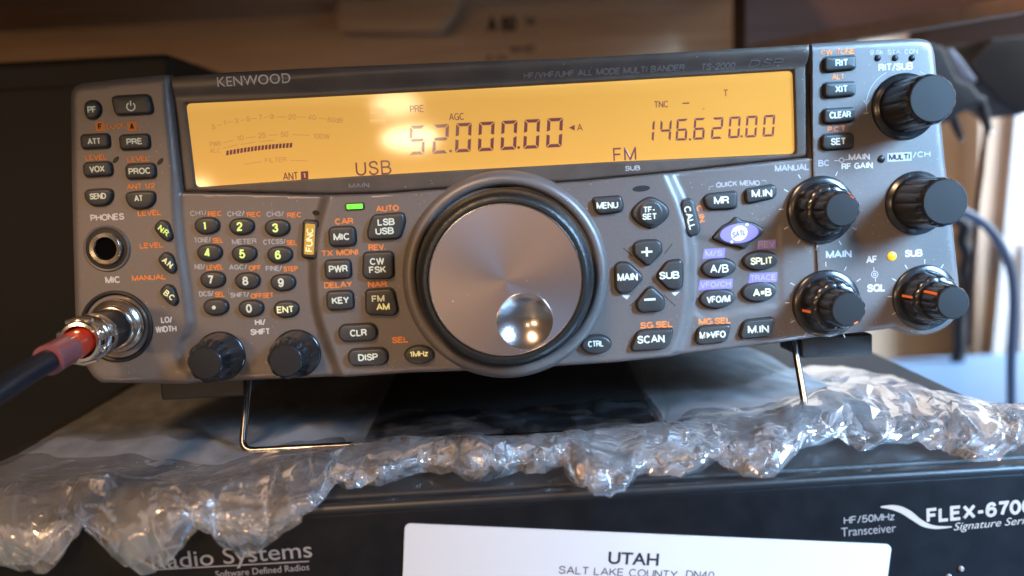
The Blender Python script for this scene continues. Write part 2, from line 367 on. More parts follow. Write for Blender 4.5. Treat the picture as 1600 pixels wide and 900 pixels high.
# ------------------------------------------------------------------ lettering
def arc(cx, cy, rx, ry, a0, a1, n=10):
    return [(cx+rx*math.cos(math.radians(a0+(a1-a0)*i/n)), cy+ry*math.sin(math.radians(a0+(a1-a0)*i/n))) for i in range(n+1)]
def cm(*p): return [tuple(q) for q in catmull(p, 5)]
G = {
 'A': (.76, [[(0, 0), (.38, 1), (.76, 0)], [(.13, .34), (.63, .34)]]),
 'B': (.66, [[(0, .53), (.38, .53)]+arc(.38, .265, .27, .265, 90, -90)+[(0, 0), (0, 1), (.36, 1)]+arc(.36, .765, .23, .235, 90, -90)]),
 'C': (.74, [arc(.39, .5, .37, .5, 42, 318, 18)]),
 'D': (.70, [[(0, 0), (0, 1), (.28, 1)]+arc(.28, .5, .42, .5, 90, -90, 14)+[(0, 0)]]),
 'E': (.58, [[(.58, 0), (0, 0), (0, 1), (.56, 1)], [(0, .53), (.5, .53)]]),
 'F': (.55, [[(0, 0), (0, 1), (.55, 1)], [(0, .52), (.48, .52)]]),
 'G': (.76, [arc(.39, .5, .37, .5, 42, 340, 18)+[(.75, .45), (.44, .45)], [(.75, .45), (.75, 0)]]),
 'H': (.66, [[(0, 0), (0, 1)], [(.66, 0), (.66, 1)], [(0, .52), (.66, .52)]]),
 'I': (.12, [[(.06, 0), (.06, 1)]]),
 'J': (.48, [[(.48, 1), (.48, .25)]+arc(.24, .25, .24, .25, 0, -180)]),
 'K': (.66, [[(0, 0), (0, 1)], [(.62, 1), (.0, .38)], [(.22, .6), (.66, 0)]]),
 'L': (.52, [[(0, 1), (0, 0), (.52, 0)]]),
 'M': (.80, [[(0, 0), (0, 1), (.40, .05), (.80, 1), (.80, 0)]]),
 'N': (.66, [[(0, 0), (0, 1), (.66, 0), (.66, 1)]]),
 'O': (.80, [arc(.40, .5, .40, .5, 90, 450, 24)]),
 'P': (.60, [[(0, 0), (0, 1), (.34, 1)]+arc(.34, .735, .26, .265, 90, -90)+[(0, .47)]]),
 'Q': (.80, [arc(.40, .5, .40, .5, 90, 450, 24), [(.48, .25), (.78, -.04)]]),
 'R': (.66, [[(0, 0), (0, 1), (.36, 1)]+arc(.36, .745, .25, .255, 90, -90)+[(0, .49)], [(.36, .49), (.52, .42), (.58, .15), (.64, 0)]]),
 'S': (.64, [cm((.60, .74), (.52, .94), (.32, 1.0), (.10, .92), (.05, .74), (.16, .58), (.34, .52), (.54, .43), (.62, .26), (.54, .08), (.32, 0), (.10, .07), (.01, .28))]),
 'T': (.62, [[(0, 1), (.62, 1)], [(.31, 1), (.31, 0)]]),
 'U': (.66, [[(0, 1), (0, .32)]+arc(.33, .32, .33, .32, 180, 360, 12)+[(.66, 1)]]),
 'V': (.70, [[(0, 1), (.35, 0), (.70, 1)]]),
 'W': (1.0, [[(0, 1), (.25, 0), (.5, 1), (.75, 0), (1.0, 1)]]),
 'X': (.68, [[(0, 0), (.68, 1)], [(0, 1), (.68, 0)]]),
 'Y': (.68, [[(0, 1), (.34, .45), (.68, 1)], [(.34, .45), (.34, 0)]]),
 'Z': (.60, [[(0, 1), (.6, 1), (0, 0), (.6, 0)]]),
 'z': (.44, [[(0, .7), (.44, .7), (0, 0), (.44, 0)]]),
 'd': (.48, [arc(.24, .33, .24, .35, 0, 360, 16), [(.48, 0), (.48, 1)]]),
 'k': (.42, [[(0, 0), (0, 1)], [(.4, .68), (0, .28)], [(.14, .42), (.42, 0)]]),
 '0': (.56, [arc(.28, .5, .28, .5, 90, 450, 20)]),
 '1': (.34, [[(.02, .76), (.20, .98)], [(.24, 1), (.24, 0)]]),
 '2': (.56, [cm((.02, .70), (.08, .92), (.28, 1), (.49, .92), (.54, .72), (.44, .52), (.16, .26), (.01, .0))+[(.56, 0)]]),
 '3': (.56, [cm((.02, .74), (.10, .94), (.28, 1), (.48, .92), (.50, .70), (.40, .56), (.24, .54)), cm((.24, .54), (.46, .48), (.56, .28), (.46, .06), (.28, 0), (.08, .06), (.0, .26))]),
 '4': (.60, [[(.44, 0), (.44, 1), (0, .27), (.60, .27)]]),
 '5': (.56, [[(.52, 1), (.12, 1), (.05, .48)]+cm((.05, .48), (.26, .62), (.48, .54), (.56, .32), (.46, .08), (.26, 0), (.07, .06), (.0, .24))]),
 '6': (.56, [cm((.53, .78), (.44, .95), (.28, 1), (.10, .86), (.02, .5), (.04, .2), (.16, .03), (.30, 0), (.48, .08), (.56, .31), (.48, .54), (.30, .61), (.12, .52), (.03, .32))]),
 '7': (.56, [[(0, 1), (.56, 1), (.34, .52), (.20, 0)]]),
 '8': (.56, [arc(.28, .765, .235, .235, -90, 270, 16), arc(.28, .27, .28, .27, 90, 450, 18)]),
 '9': (.56, [cm((.03, .22), (.12, .05), (.28, 0), (.46, .14), (.54, .5), (.52, .8), (.40, .97), (.26, 1), (.08, .92), (.0, .69), (.08, .46), (.26, .39), (.44, .48), (.53, .68))]),
 '.': (.06, [[(.0, .03), (.06, .03)]]),
 '-': (.34, [[(0, .40), (.34, .40)]]),
 '=': (.46, [[(0, .62), (.46, .62)], [(0, .34), (.46, .34)]]),
 '+': (.60, [[(0, .5), (.6, .5)], [(.3, .2), (.3, .8)]]),
 '/': (.38, [[(0, -.08), (.38, 1.05)]]),
 ' ': (.26, []),
}
def lay(txt, gap=.22):
    x = 0; out = []; 
    for i, ch in enumerate(txt):
        w, st = G[ch]
        for s in st: out.append([(x+a, b) for a, b in s])
        x += w+gap
    return out, x-gap
def ribbon(mb, pts, wd, hgt, f, mi=0):
    """a raised paint stroke of width wd along pts (split where it turns sharply); f maps (x, y, z) to the target space."""
    P = [np.array(p, float) for p in pts]; Q = [P[0]]
    for p in P[1:]:
        if np.linalg.norm(p-Q[-1]) > 1e-5: Q.append(p)
    runs = []; cur = [Q[0]]
    for i in range(1, len(Q)):
        cur.append(Q[i])
        if i < len(Q)-1:
            a = Q[i]-Q[i-1]; b = Q[i+1]-Q[i]; c = (a@b)/(np.linalg.norm(a)*np.linalg.norm(b))
            if c < .35: runs.append(cur); cur = [Q[i]]
    runs.append(cur)
    for k, r in enumerate(runs):
        if len(runs) > 1:
            r = list(r)
            if k > 0: d = r[0]-r[1]; r[0] = r[0]+d/np.linalg.norm(d)*wd*.42
            if k < len(runs)-1: d = r[-1]-r[-2]; r[-1] = r[-1]+d/np.linalg.norm(d)*wd*.42
        ribbon1(mb, r, wd, hgt+.003*(k % 3), f, mi)
def ribbon1(mb, pts, wd, hgt, f, mi=0):
    P = [np.array(p, float) for p in pts]
    Q = [P[0]]
    for p in P[1:]:
        if np.linalg.norm(p-Q[-1]) > 1e-5: Q.append(p)
    P = Q
    if len(P) < 2: return
    closed = np.linalg.norm(P[0]-P[-1]) < 1e-4 and len(P) > 3
    if closed: P = P[:-1]
    N = len(P); V = []
    prof = [(-1, 0), (-.72, 1), (.72, 1), (1, 0)]
    for i in range(N):
        a = P[i]-P[i-1] if (i > 0 or closed) else P[1]-P[0]
        b = P[(i+1) % N]-P[i] if (i < N-1 or closed) else P[i]-P[i-1]
        a = a/np.linalg.norm(a); b = b/np.linalg.norm(b)
        na = np.array([-a[1], a[0]]); nb = np.array([-b[1], b[0]])
        n = na+nb; l = np.linalg.norm(n)
        if l < .35: n = na; sc = 1.0
        else: n /= l; sc = min(1/max(n@na, .45), 1.9)
        e = np.zeros(2)
        for q, z in prof:
            p = P[i]+n*q*sc*wd/2+e; V.append(f(p[0], p[1], z*hgt))
    F = []
    for i in range(N if closed else N-1):
        j = (i+1) % N
        for k in range(3): F.append((i*4+k, j*4+k, j*4+k+1, i*4+k+1))
    if not closed: F += [(0, 1, 2, 3), ((N-1)*4+3, (N-1)*4+2, (N-1)*4+1, (N-1)*4)]
    F = [t[::-1] for t in F]
    mb.add(V, F, mi)
_cache = {}
def font_mesh(txt, bold=0.0):
    key = (txt, bold)
    if key not in _cache:
        c = bpy.data.curves.new('lettering', 'FONT'); c.body = txt; c.offset = bold; c.size = 1.45; c.resolution_u = 4
        o = bpy.data.objects.new('lettering', c); C.objects.link(o); bpy.context.view_layer.update()
        me = bpy.data.meshes.new_from_object(o.evaluated_get(bpy.context.evaluated_depsgraph_get()))
        V = np.array([v.co[:] for v in me.vertices]); V = V*(1/(1.45*.68)); F = [tuple(p.vertices) for p in me.polygons]
        bpy.data.objects.remove(o); bpy.data.curves.remove(c); bpy.data.meshes.remove(me)
        _cache[key] = (V, F)
    return _cache[key]
def text(fr, txt, px, py, hpx, wpx, mt, parent, w=0.0, rot=0, name='legend', wt=.215, slant=0, font=None, hfun=None, lift=.03, gap=.20, curve=0, label=None):
    """lettering centred on photo pixel (px, py), hpx tall and wpx wide, lying on frame fr."""
    c = fr.proj(px, py, w); k = fr.k(px, py, w); H = hpx*k
    ca, sa = math.cos(math.radians(rot)), math.sin(math.radians(rot))
    mb = MB()
    if font is not None:
        V, F = font_mesh(txt, font); x0, x1 = V[:, 0].min(), V[:, 0].max()
        sx = wpx*k/(x1-x0); capy = .5
        pts = []
        for v in V:
            x = (v[0]-(x0+x1)/2)*sx; y = (v[1]-capy)*H
            x += slant*y
            u, vv = c[0]+x*ca-y*sa, c[1]+x*sa+y*ca
            z = (hfun(u, vv) if hfun else w)+lift
            pts.append((u, vv, z))
        mb.add(pts, F)
    else:
        strokes, width = lay(txt, gap)
        wd = wt*H
        sx = ((wpx*k-wd)/width if width > 0 else H) if wpx else H
        hs = H-wd
        def f(x, y, z):
            x = x-0.0; y = y
            u, v = c[0]+x*ca-y*sa, c[1]+x*sa+y*ca
            return (u, v, (hfun(u, v) if hfun else w)+lift+z)
        for i, s in enumerate(strokes):
            p = [(((a-width/2)*sx)+slant*(b-.5)*H, (b-.5)*hs) for a, b in s]
            if curve: p = [(a, b-curve*(a/(width*sx/2))**2) for a, b in p]
            ribbon(mb, p, wd, .022+.004*(i % 3), f)
    if not mb.F: return None
    o = mb.build(name, mt, parent, smooth=False)
    if label: o['label'] = label
    return o

# ================================================================== LARGE STRUCTURE: room behind
desk = mk('desk_top', [(-1400, -700, -112), (1500, -700, -112), (1500, 500, -112), (-1400, 500, -112),
                       (-1400, -700, -140), (1500, -700, -140), (1500, 500, -140), (-1400, 500, -140)],
          [(0, 1, 2, 3), (7, 6, 5, 4), (0, 4, 5, 1), (1, 5, 6, 2), (2, 6, 7, 3), (3, 7, 4, 0)], M['desk'], smooth=False)
desk['kind'] = 'structure'

# ================================================================== LOWER RADIO (under the bubble wrap)
yaw = math.radians(1.0)
fx, fy = math.cos(yaw), math.sin(yaw)
FL0 = np.array([-7.3, -48.0, 0.0])                      # middle of its top front edge
FH, FW, FD = 104.0, 334.0, 330.0
lower = root('transceiver', 'wide black radio lying under the bubble wrap, with a white card on its front', 'radio',
             M=Frame(FL0+np.array([0, 0, -FH]), (fx, fy, 0), (0, 0, 1)).matrix())
FF = Frame(FL0+np.array([0, 0, -FH]), (fx, fy, 0), (0, 0, 1))   # front face: u along the edge, v up, w towards us
mb = MB(); mb.box(-FW/2, FW/2, 0, FH-.8, -8, 0, 0, 2.4); mb.build('front_panel', M['flex'], lower, sharp=50)
mb = MB(); mb.box(-FW/2+1, FW/2-1, 1, FH-.5, -FD, -8.2, 0, 1.2); mb.build('case', M['flextop'], lower, sharp=50)
for sx in (-1, 1):
    for z in (-30, -300):
        mb = MB(); mb.lathe((sx*140, 0), [(11, 0), (11, 8), (0, 8)], 24)
        V = [(a, -c, z+b) for a, b, c in mb.V]; mk('foot', V, mb.F, M['rubber'], lower, sharp=40)

mb = MB(); mb.tube([(-FW/2+1.5, FH-1.3, -1.0), (0, FH-1.3, -1.0), (FW/2-1.5, FH-1.3, -1.0)], 1.5, 20); mb.build('glint_rod', M['glintblack'], lower)  # rounded rod added along the front edge to catch a highlight line
def ftext(t, x, y, h, w, mt, rot=0, **k): return text(FF, t, x, y, h, w, M[mt], lower, rot=rot, **k)
ftext('Radio Systems', 362, 868, 26, 252, 'flexprint', rot=1.2, font=.004, name='lettering')
ftext('Software Defined Radios', 410, 891.5, 10.5, 147, 'flexprint', rot=1.2, font=.004, name='lettering')
a = FF.proj(245, 891); b = FF.proj(483, 878)
mb = MB(); mb.add([(*a, .03), (*b, .03), (b[0], b[1]+.35, .03), (a[0], a[1]+.35, .03)], [(0, 1, 2, 3)]); mb.build('underline', M['flexprint'], lower, smooth=False)
ftext('FLEX-6700', 1531, 798, 24, 166, 'flexbold', rot=2.2, wt=.21, name='lettering', gap=.26)
ftext('Signature Series', 1555, 817, 12, 126, 'flexbold', rot=2.0, font=.0, slant=.35, name='lettering')
ftext('HF/50MHz', 1358, 810, 12, 79, 'flexprint', rot=1.5, wt=.15, name='lettering')
ftext('Transceiver', 1357, 828, 14, 85, 'flexprint', rot=1.5, font=.002, name='lettering')
top = [(1376, 791), (1392, 789), (1408, 791), (1424, 799), (1440, 812), (1456, 820), (1472, 822), (1487, 822)]
bot = [(1376, 793), (1392, 796), (1408, 802), (1424, 812), (1440, 822), (1456, 826), (1472, 826), (1487, 824)]
T = catmull(top, 4); B_ = catmull(bot, 4); mb = MB(); V = []
for p, q in zip(T, B_):
    V += [(*FF.proj(*q), .04), (*FF.proj(*p), .04)]
mb.add(V, [(2*i, 2*i+2, 2*i+3, 2*i+1) for i in range(len(T)-1)]); mb.build('swoosh_emblem', M['flexbold'], lower, smooth=False)
# two front controls only just in view along the bottom
for px, py in ((1482, 900), (1501, 888)):
    c = FF.proj(px, py); mb = MB(); mb.lathe(c, [(.7, 0), (.7, .5), (.4, .8), (0, .8)], 16); mb.build('indicator', M['flexprint'], lower)

# white card on the lower radio's front
c0, c1 = FF.proj(633, 817), FF.proj(1392, 850); ang = math.atan2(c1[1]-c0[1], c1[0]-c0[0]); cw = np.linalg.norm(c1-c0)
cu = np.array([math.cos(ang), math.sin(ang)]); cvv = np.array([-cu[1], cu[0]])
wu = FF.u*cu[0]+FF.v*cu[1]; wv = FF.u*cvv[0]+FF.v*cvv[1]
CH = 62.0
corner = FF.o+FF.u*c0[0]+FF.v*c0[1]+FF.n*.3
FC = Frame(corner-wv*CH, wu, wv)
card = root('name_card', 'white printed card reading UTAH, fixed slightly askew to the lower black radio', 'card', M=FC.matrix())
mb = MB()
def rrect(w, h, r, n=5, cx=0, cy=0, rot=0):
    r = min(r, w/2-1e-4, h/2-1e-4); P = []
    for sx, sy, a0 in ((1, 1, 0), (-1, 1, 90), (-1, -1, 180), (1, -1, 270)):
        for i in range(n+1):
            a = math.radians(a0+90*i/n); P.append((sx*(w/2-r)+r*math.cos(a), sy*(h/2-r)+r*math.sin(a)))
    c, s = math.cos(math.radians(rot)), math.sin(math.radians(rot))
    return [(cx+x*c-y*s, cy+x*s+y*c) for x, y in P]
def slab(mb, P, w0, w1, mi=0):
    n = len(P); mb.add([(x, y, w0) for x, y in P]+[(x, y, w1) for x, y in P], [tuple(range(n))[::-1], tuple(range(n, 2*n))]+[(i, (i+1) % n, n+(i+1) % n, n+i) for i in range(n)], mi)
slab(mb, rrect(cw, CH, 1.5, cx=cw/2, cy=CH/2), -.25, .25); mb.build('card_sheet', M['card'], card, smooth=False)
text(FC, 'UTAH', 990, 873, 19, 79, M['ink'], card, w=.25, name='lettering', font=.03, lift=.04)
text(FC, 'SALT LAKE COUNTY', 966, 894, 13, 186, M['ink'], card, w=.25, name='lettering', wt=.13, lift=.04)
text(FC, '.', 1058, 891, 9, None, M['ink'], card, w=.25, name='lettering', wt=.16, lift=.04)
text(FC, 'DN40', 1094, 898, 13, 44, M['ink'], card, w=.25, name='lettering', wt=.13, lift=.04)

# ================================================================== MAIN RADIO
tilt = math.radians(3.0)
PU = np.array([1.0, 0, 0]); PV = np.array([0, math.sin(tilt), math.cos(tilt)]); PN = np.cross(PU, PV)
P0 = CAM+_p0
FP = Frame(P0-PV*50.0, PU, PV)                          # panel frame; v = 0 near the bottom edge
radio = root('transceiver', 'dark grey radio with lit amber display and big tuning dial, propped on wire stand', 'radio', M=FP.matrix())
def pj(x, y, w=0): return FP.proj(x, y, w)
def poly(px, w=0): return np.array([pj(x, y, w) for x, y in px])

LEFT = poly([(60, 60), (262, 60), (266, 160), (277, 270), (279, 330), (284, 385), (294, 455), (300, 505), (295, 522), (284, 532), (281, 552), (287, 572), (300, 585), (306, 640), (60, 640)])
podl = [(512, 300), (505, 322), (499, 345), (493, 372), (490, 400), (490, 435), (493, 473), (500, 503), (508, 525), (519, 554), (535, 600)]
podr = [(1046, 660), (1052, 557), (1068, 516), (1077, 466), (1079, 404), (1074, 351), (1062, 311), (1046, 276), (1030, 240)]
POD = poly([(520, 240)]+podl+podr)
RIGHT = poly([(1266, 20), (1268, 250), (1275, 420), (1279, 600), (1700, 600), (1700, 20)])
BEZ = poly([(260, 60), (272, 190), (284, 301), (400, 303), (505, 306), (600, 303), (680, 297), (790, 291), (905, 284), (1046, 270.5), (1267, 246), (1266, 20), (700, 20)])
SATP = poly([(1090, 372), (1112, 372), (1218, 352), (1222, 470), (1215, 478), (1100, 497), (1086, 490), (1085, 400)])
OUT = catmull([(111, 165), (112, 146), (118, 135), (130, 129.5)], 4)[:-1]+[(130, 129.5), (190, 123), (256, 117), (360, 110), (461, 105), (619, 99), (760, 94), (900, 89), (1080, 79), (1268, 67), (1350, 62.5), (1425, 59)]
OUT = list(OUT)+catmull([(1436, 59), (1450, 62), (1459, 71), (1463, 88)], 4)
OUT += [(1467, 130), (1478, 248), (1490, 345), (1499, 430)]+catmull([(1502, 462), (1499, 487), (1488, 505), (1466, 519), (1440, 525), (1416, 521), (1396, 513)], 4)
OUT += [(1380, 516), (1300, 525), (1190, 541), (1060, 556), (960, 566), (790, 577), (640, 582), (520, 590), (400, 595), (325, 598), (300, 600), (220, 599)]
OUT += catmull([(160, 598), (146, 588), (132, 565), (124, 540)], 4)+[(118, 490), (115, 380), (112.5, 270)]
OUTM = poly(OUT)
if sum(a[0]*b[1]-b[0]*a[1] for a, b in zip(OUTM, np.roll(OUTM, -1, 0))) < 0: OUTM = OUTM[::-1]

def Hpanel(P):
    P = np.atleast_2d(np.asarray(P, float))
    h = np.zeros(len(P))
    h += 1.7*smooth(sdf(P, LEFT)/3.0+.5)
    h += 2.2*smooth(sdf(P, POD)/4.2+.5)
    h += .7*smooth(sdf(P, RIGHT)/.7+.5)
    h -= .35*smooth(sdf(P, SATP)/.8+.5)
    b = smooth(sdf(P, BEZ)/.8+.5)
    h = h*(1-b)-2.4*b
    d = np.clip(sdf(P, OUTM), 0, 2.4)/2.4
    h -= 2.0*(1-np.sqrt(1-(1-d)**2))
    return h
def grid_lookup(fun, poly_, st=.3):
    mn, mx = np.asarray(poly_).min(0)-2, np.asarray(poly_).max(0)+2
    xs = np.arange(mn[0], mx[0], st); ys = np.arange(mn[1], mx[1], st)
    gx, gy = np.meshgrid(xs, ys); Z = fun(np.stack([gx.ravel(), gy.ravel()], 1)).reshape(gx.shape)
    def f(u, v):
        a = min(max((u-mn[0])/st, 0), len(xs)-1.001); b = min(max((v-mn[1])/st, 0), len(ys)-1.001)
        i, j = int(a), int(b); a -= i; b -= j
        return float((Z[j, i]*(1-a)+Z[j, i+1]*a)*(1-b)+(Z[j+1, i]*(1-a)+Z[j+1, i+1]*a)*b)
    return f
Hs = grid_lookup(Hpanel, OUTM)
def cdt_mesh(outline, step, inner_rings, extra=()):
    O = np.asarray(outline, float); seg = []
    for a, b in zip(O, np.roll(O, -1, 0)):
        n = max(1, int(np.linalg.norm(b-a)/step)); seg += [a+(b-a)*i/n for i in range(n)]
    seg = np.array(seg); n0 = len(seg)
    pts = [seg]
    tang = np.roll(seg, -1, 0)-np.roll(seg, 1, 0); nrm = np.stack([-tang[:, 1], tang[:, 0]], 1); nrm /= np.linalg.norm(nrm, axis=1)[:, None]
    for r in inner_rings:
        q = seg+nrm*r; q = q[np.abs(sdf(q, O)-r) < .05]; pts.append(q)
    mn, mx = O.min(0), O.max(0)
    gx, gy = np.meshgrid(np.arange(mn[0], mx[0], step), np.arange(mn[1], mx[1], step))
    gx[::2] += step/2
    g = np.stack([gx.ravel(), gy.ravel()], 1); g = g[sdf(g, O) > max(inner_rings or [0])+step*.4]
    pts.append(g)
    for e in extra: pts.append(np.asarray(e))
    P = np.concatenate(pts)
    r = delaunay_2d_cdt([Vector(p) for p in P], [(i, (i+1) % n0) for i in range(n0)], [], 1, 1e-4)
    return np.array([v[:] for v in r[0]]), [tuple(f) for f in r[2]], n0
def along(poly_, offs, step=.5, closed=True):
    A = np.asarray(poly_); seg = []
    for a_, b_ in zip(A, np.roll(A, -1, 0)):
        n = max(1, int(np.linalg.norm(b_-a_)/step)); d_ = (b_-a_)/np.linalg.norm(b_-a_); nn = np.array([-d_[1], d_[0]])
        for o_ in offs: seg += [a_+(b_-a_)*(i+.5)/n+nn*o_ for i in range(n)]
    seg = np.array(seg); return seg
ex = along(BEZ, (-.45, -.2, .05, .3)); ex = ex[sdf(ex, OUTM) > 2.3]
ex2 = along(RIGHT, (-.4, -.15, .15, .4)); ex2 = ex2[(sdf(ex2, OUTM) > 2.3) & (np.abs(sdf(ex2, BEZ)) > .8)]
V2, F2, n0 = cdt_mesh(OUTM, .95, [.12, .4, .8, 1.3, 1.9], (ex, ex2))
h = Hpanel(V2)
V3 = [(a, b, c) for (a, b), c in zip(V2, h)]
cen = OUTM.mean(0); nb = len(V3)
# skirt: runs back from the edge to the case, drawn in a little
for k, (dw, sc) in enumerate(((-1.2, 0), (-6, .4), (-13, 1.0))):
    for i in range(n0):
        p = np.array(V3[i][:2]); q = p+(cen-p)/np.linalg.norm(cen-p)*sc; V3.append((q[0], q[1], -2.0+dw))
for k in range(3):
    A_ = 0 if k == 0 else nb+(k-1)*n0; B_ = nb+k*n0
    for i in range(n0):
        j = (i+1) % n0; F2.append((A_+i, B_+i, B_+j, A_+j))
front = mk('front_panel', V3, F2, M['panel'], radio, sharp=60)

# case behind the panel, feet and wire stand
mb = MB(); mb.box(-127, 133, 7, 91, -300, -12, 0, 3); mb.build('case', M['case'], radio, sharp=50)
def foot_block(x0, x1, y0, y1, w):
    a, b = pj(x0, y1, w), pj(x1, y0, w); mb = MB(); mb.box(a[0], b[0], a[1], b[1]+4, w-22, w, 0, .8); mb.build('foot', M['case'], radio, sharp=50)
foot_block(252, 382, 598, 626, -10); foot_block(1253, 1364, 540, 560, -10)
for u in (-100, 105):
    z = 13.5; mb = MB(); mb.lathe((u, 0), [(9, 0), (9, z), (0, z)], 24)
    V = [(a, 7-c, -270+b) for a, b, c in mb.V]; mk('rear_foot', V, mb.F, M['rubber'], radio, sharp=40)
inv = FP.matrix().inverted()
def to_panel(p):                                        # world mm -> panel frame mm
    d = np.array(p)-FP.o; return np.array([d@FP.u, d@FP.v, d@FP.n])
bl = at_z(378, 705, 1.6); br = at_z(1262, 658, 1.6)
tl = at_y(389, 588, 9); tr = at_y(1240, 530, 9)
def corner(a, b, c, r=4.0, n=6):
    a, b, c = map(np.array, (a, b, c)); p = b+(a-b)/np.linalg.norm(a-b)*r; q = b+(c-b)/np.linalg.norm(c-b)*r
    return [(1-t)**2*p+2*t*(1-t)*b+t*t*q for t in [i/n for i in range(n+1)]]
wire = [tl]+corner(tl, bl, br)+corner(bl, br, tr)+[tr]
mb = MB(); mb.tube([to_panel(p) for p in wire], 1.15, 14); mb.build('wire_stand', M['steel'], radio)

# ---- display bezel
BEZI = poly([(263.5, 119.5), (274, 190), (286, 298.5), (400, 300.5), (505, 303), (600, 300.5), (680, 294.5), (790, 288.5), (905, 281.5), (1046, 268), (1264, 244), (1262.5, 70), (1080, 81), (900, 91), (760, 96), (619, 101), (461, 107.5), (360, 112)])
if sum(a[0]*b[1]-b[0]*a[1] for a, b in zip(BEZI, np.roll(BEZI, -1, 0))) < 0: BEZI = BEZI[::-1]
DW = -1.9
DISP = [(291, 162), (400, 157), (680, 142.5), (960, 127), (1238, 110.5), (1240, 170), (1241.5, 240), (960, 252.5), (680, 268), (480, 280), (307, 292.5), (299, 225)]
DISPM = poly(DISP, DW)
if sum(a[0]*b[1]-b[0]*a[1] for a, b in zip(DISPM, np.roll(DISPM, -1, 0))) < 0: DISPM = DISPM[::-1]
topv = pj(760, 132, -1)[1]
hoodL = pj(300, 140)[0]
def Hbez(P):
    P = np.atleast_2d(P); h = np.full(len(P), -.9)
    x = smooth((P[:, 0]-hoodL)/55.0)
    y = P[:, 1]-(topv+1.0)                               # mm above the display's top edge
    hood = np.where(y > 0, np.clip(y/3.2, 0, 1)**.8*2.6, 0)-np.clip((y-4.2)/4, 0, 3)**1.6*1.6
    h += np.where(y > 0, hood*(.35+.65*x), 0)
    h -= (DW*-1-.9+.3)*smooth(sdf(P, DISPM)/.5+.9)
    d = np.clip(sdf(P, BEZI), 0, .9)/.9
    return h-.8*(1-np.sqrt(1-(1-d)**2))
ex = along(DISPM, (-.55, -.4, -.2, 0, .15)); ex = ex[sdf(ex, BEZI) > 1.2]
V2, F2, n0 = cdt_mesh(BEZI, .95, [.1, .3, .6, .95], (ex,))
h = Hbez(V2); V3 = [(a, b, c) for (a, b), c in zip(V2, h)]; nb = len(V3)
for i in range(n0): V3.append((V3[i][0], V3[i][1], -5))
for i in range(n0): F2.append((i, nb+i, nb+(i+1) % n0, (i+1) % n0))
bezel = mk('display_bezel', V3, F2, M['bezel'], radio, sharp=60)
Hb = grid_lookup(Hbez, BEZI)

# ---- amber display with its figures
rd = []
for i in range(len(DISPM)):
    rd.append(DISPM[i])
mb = MB()
def rounded(P, r, n=4):
    P = [np.array(p) for p in P]; out = []
    for i in range(len(P)):
        a, b, c = P[i-1], P[i], P[(i+1) % len(P)]
        la, lc = np.linalg.norm(a-b), np.linalg.norm(c-b); rr = min(r, la*.45, lc*.45)
        p = b+(a-b)/la*rr; q = b+(c-b)/lc*rr
        out += [tuple((1-t)**2*p+2*t*(1-t)*b+t*t*q) for t in [k/n for k in range(n+1)]]
    return out
slab(mb, rounded(DISPM, 1.6), DW-.6, DW); disp = mb.build('display', M['lcd'], radio, smooth=False)
LW = DW+.03
SEG = {'0': 'abcdef', '1': 'bc', '2': 'abged', '4': 'fgbc', '5': 'afgcd', '6': 'afgedc'}
def digit(ch, px, py, wpx, hpx, th=.205, slant=.10):
    c = pj(px, py, DW); k = FP.k(px, py, DW); w, hh, t = wpx*k, hpx*k, th*wpx*k
    g = t*.18; hw, hv = w/2, hh/2
    def hseg(y, kind):
        x0, x1 = -hw+g, hw-g
        if kind == 1: return [(x0, y), (x1, y), (x1-t, y-t), (x0+t, y-t)]
        if kind == -1: return [(x0, y), (x1, y), (x1-t, y+t), (x0+t, y+t)]
        return [(x0+t*.1, y), (x0+t*.6, y+t/2), (x1-t*.6, y+t/2), (x1-t*.1, y), (x1-t*.6, y-t/2), (x0+t*.6, y-t/2)]
    def vseg(sx, sy):
        x = sx*hw; y0, y1 = sy*g*1.2, sy*(hv-g)
        return [(x, y0+sy*t*.2), (x, y1), (x-sx*t, y1-sy*t), (x-sx*t, y0+sy*t*.55)]
    S_ = {'a': hseg(hv, 1), 'd': hseg(-hv, -1), 'g': hseg(0, 0), 'b': vseg(1, 1), 'c': vseg(1, -1), 'f': vseg(-1, 1), 'e': vseg(-1, -1)}
    mb = MB()
    for s in SEG[ch]:
        P = [(c[0]+x+slant*y*1.0, c[1]+y, LW) for x, y in S_[s]]
        ar = sum(P[i-1][0]*P[i][1]-P[i][0]*P[i-1][1] for i in range(len(P)))
        mb.add(P if ar > 0 else P[::-1], [tuple(range(len(P)))])
    mb.build('digit', M['lcdseg'], disp, smooth=False)
for ch, x, y in (('5', 651.7, 219), ('2', 688.5, 217.2), ('0', 724, 215), ('0', 759.7, 213.2), ('0', 795.2, 211.3), ('0', 830.7, 209.3), ('0', 866.4, 207.3)):
    digit(ch, x, y, 24.5, 45)
for ch, x, y in (('1', 1013.5, 204.8), ('4', 1040, 204), ('6', 1065.3, 202.7), ('6', 1092.5, 201.3), ('2', 1120.5, 200.2), ('0', 1147.5, 199), ('0', 1174, 197.8), ('0', 1201.3, 196.5)):
    digit(ch, x, y, 17.5, 33, .19)
def lcd_poly(name, px, mt='lcdseg'):
    P = [(*pj(x, y, DW), LW) for x, y in px]; ar = sum(P[i-1][0]*P[i][1]-P[i][0]*P[i-1][1] for i in range(len(P)))
    mk(name, P if ar > 0 else P[::-1], [tuple(range(len(P)))], M[mt], disp, smooth=False)
for x, y, s in ((704, 236, 2.0), (810.4, 230.5, 2.0), (1078, 217.8, 1.6), (1158.7, 213, 1.6)):
    lcd_poly('decimal_point', [(x-s, y-s), (x+s, y-s), (x+s, y+s), (x-s, y+s)])
lcd_poly('arrow', [(889, 199.5), (898, 195), (898, 204)])
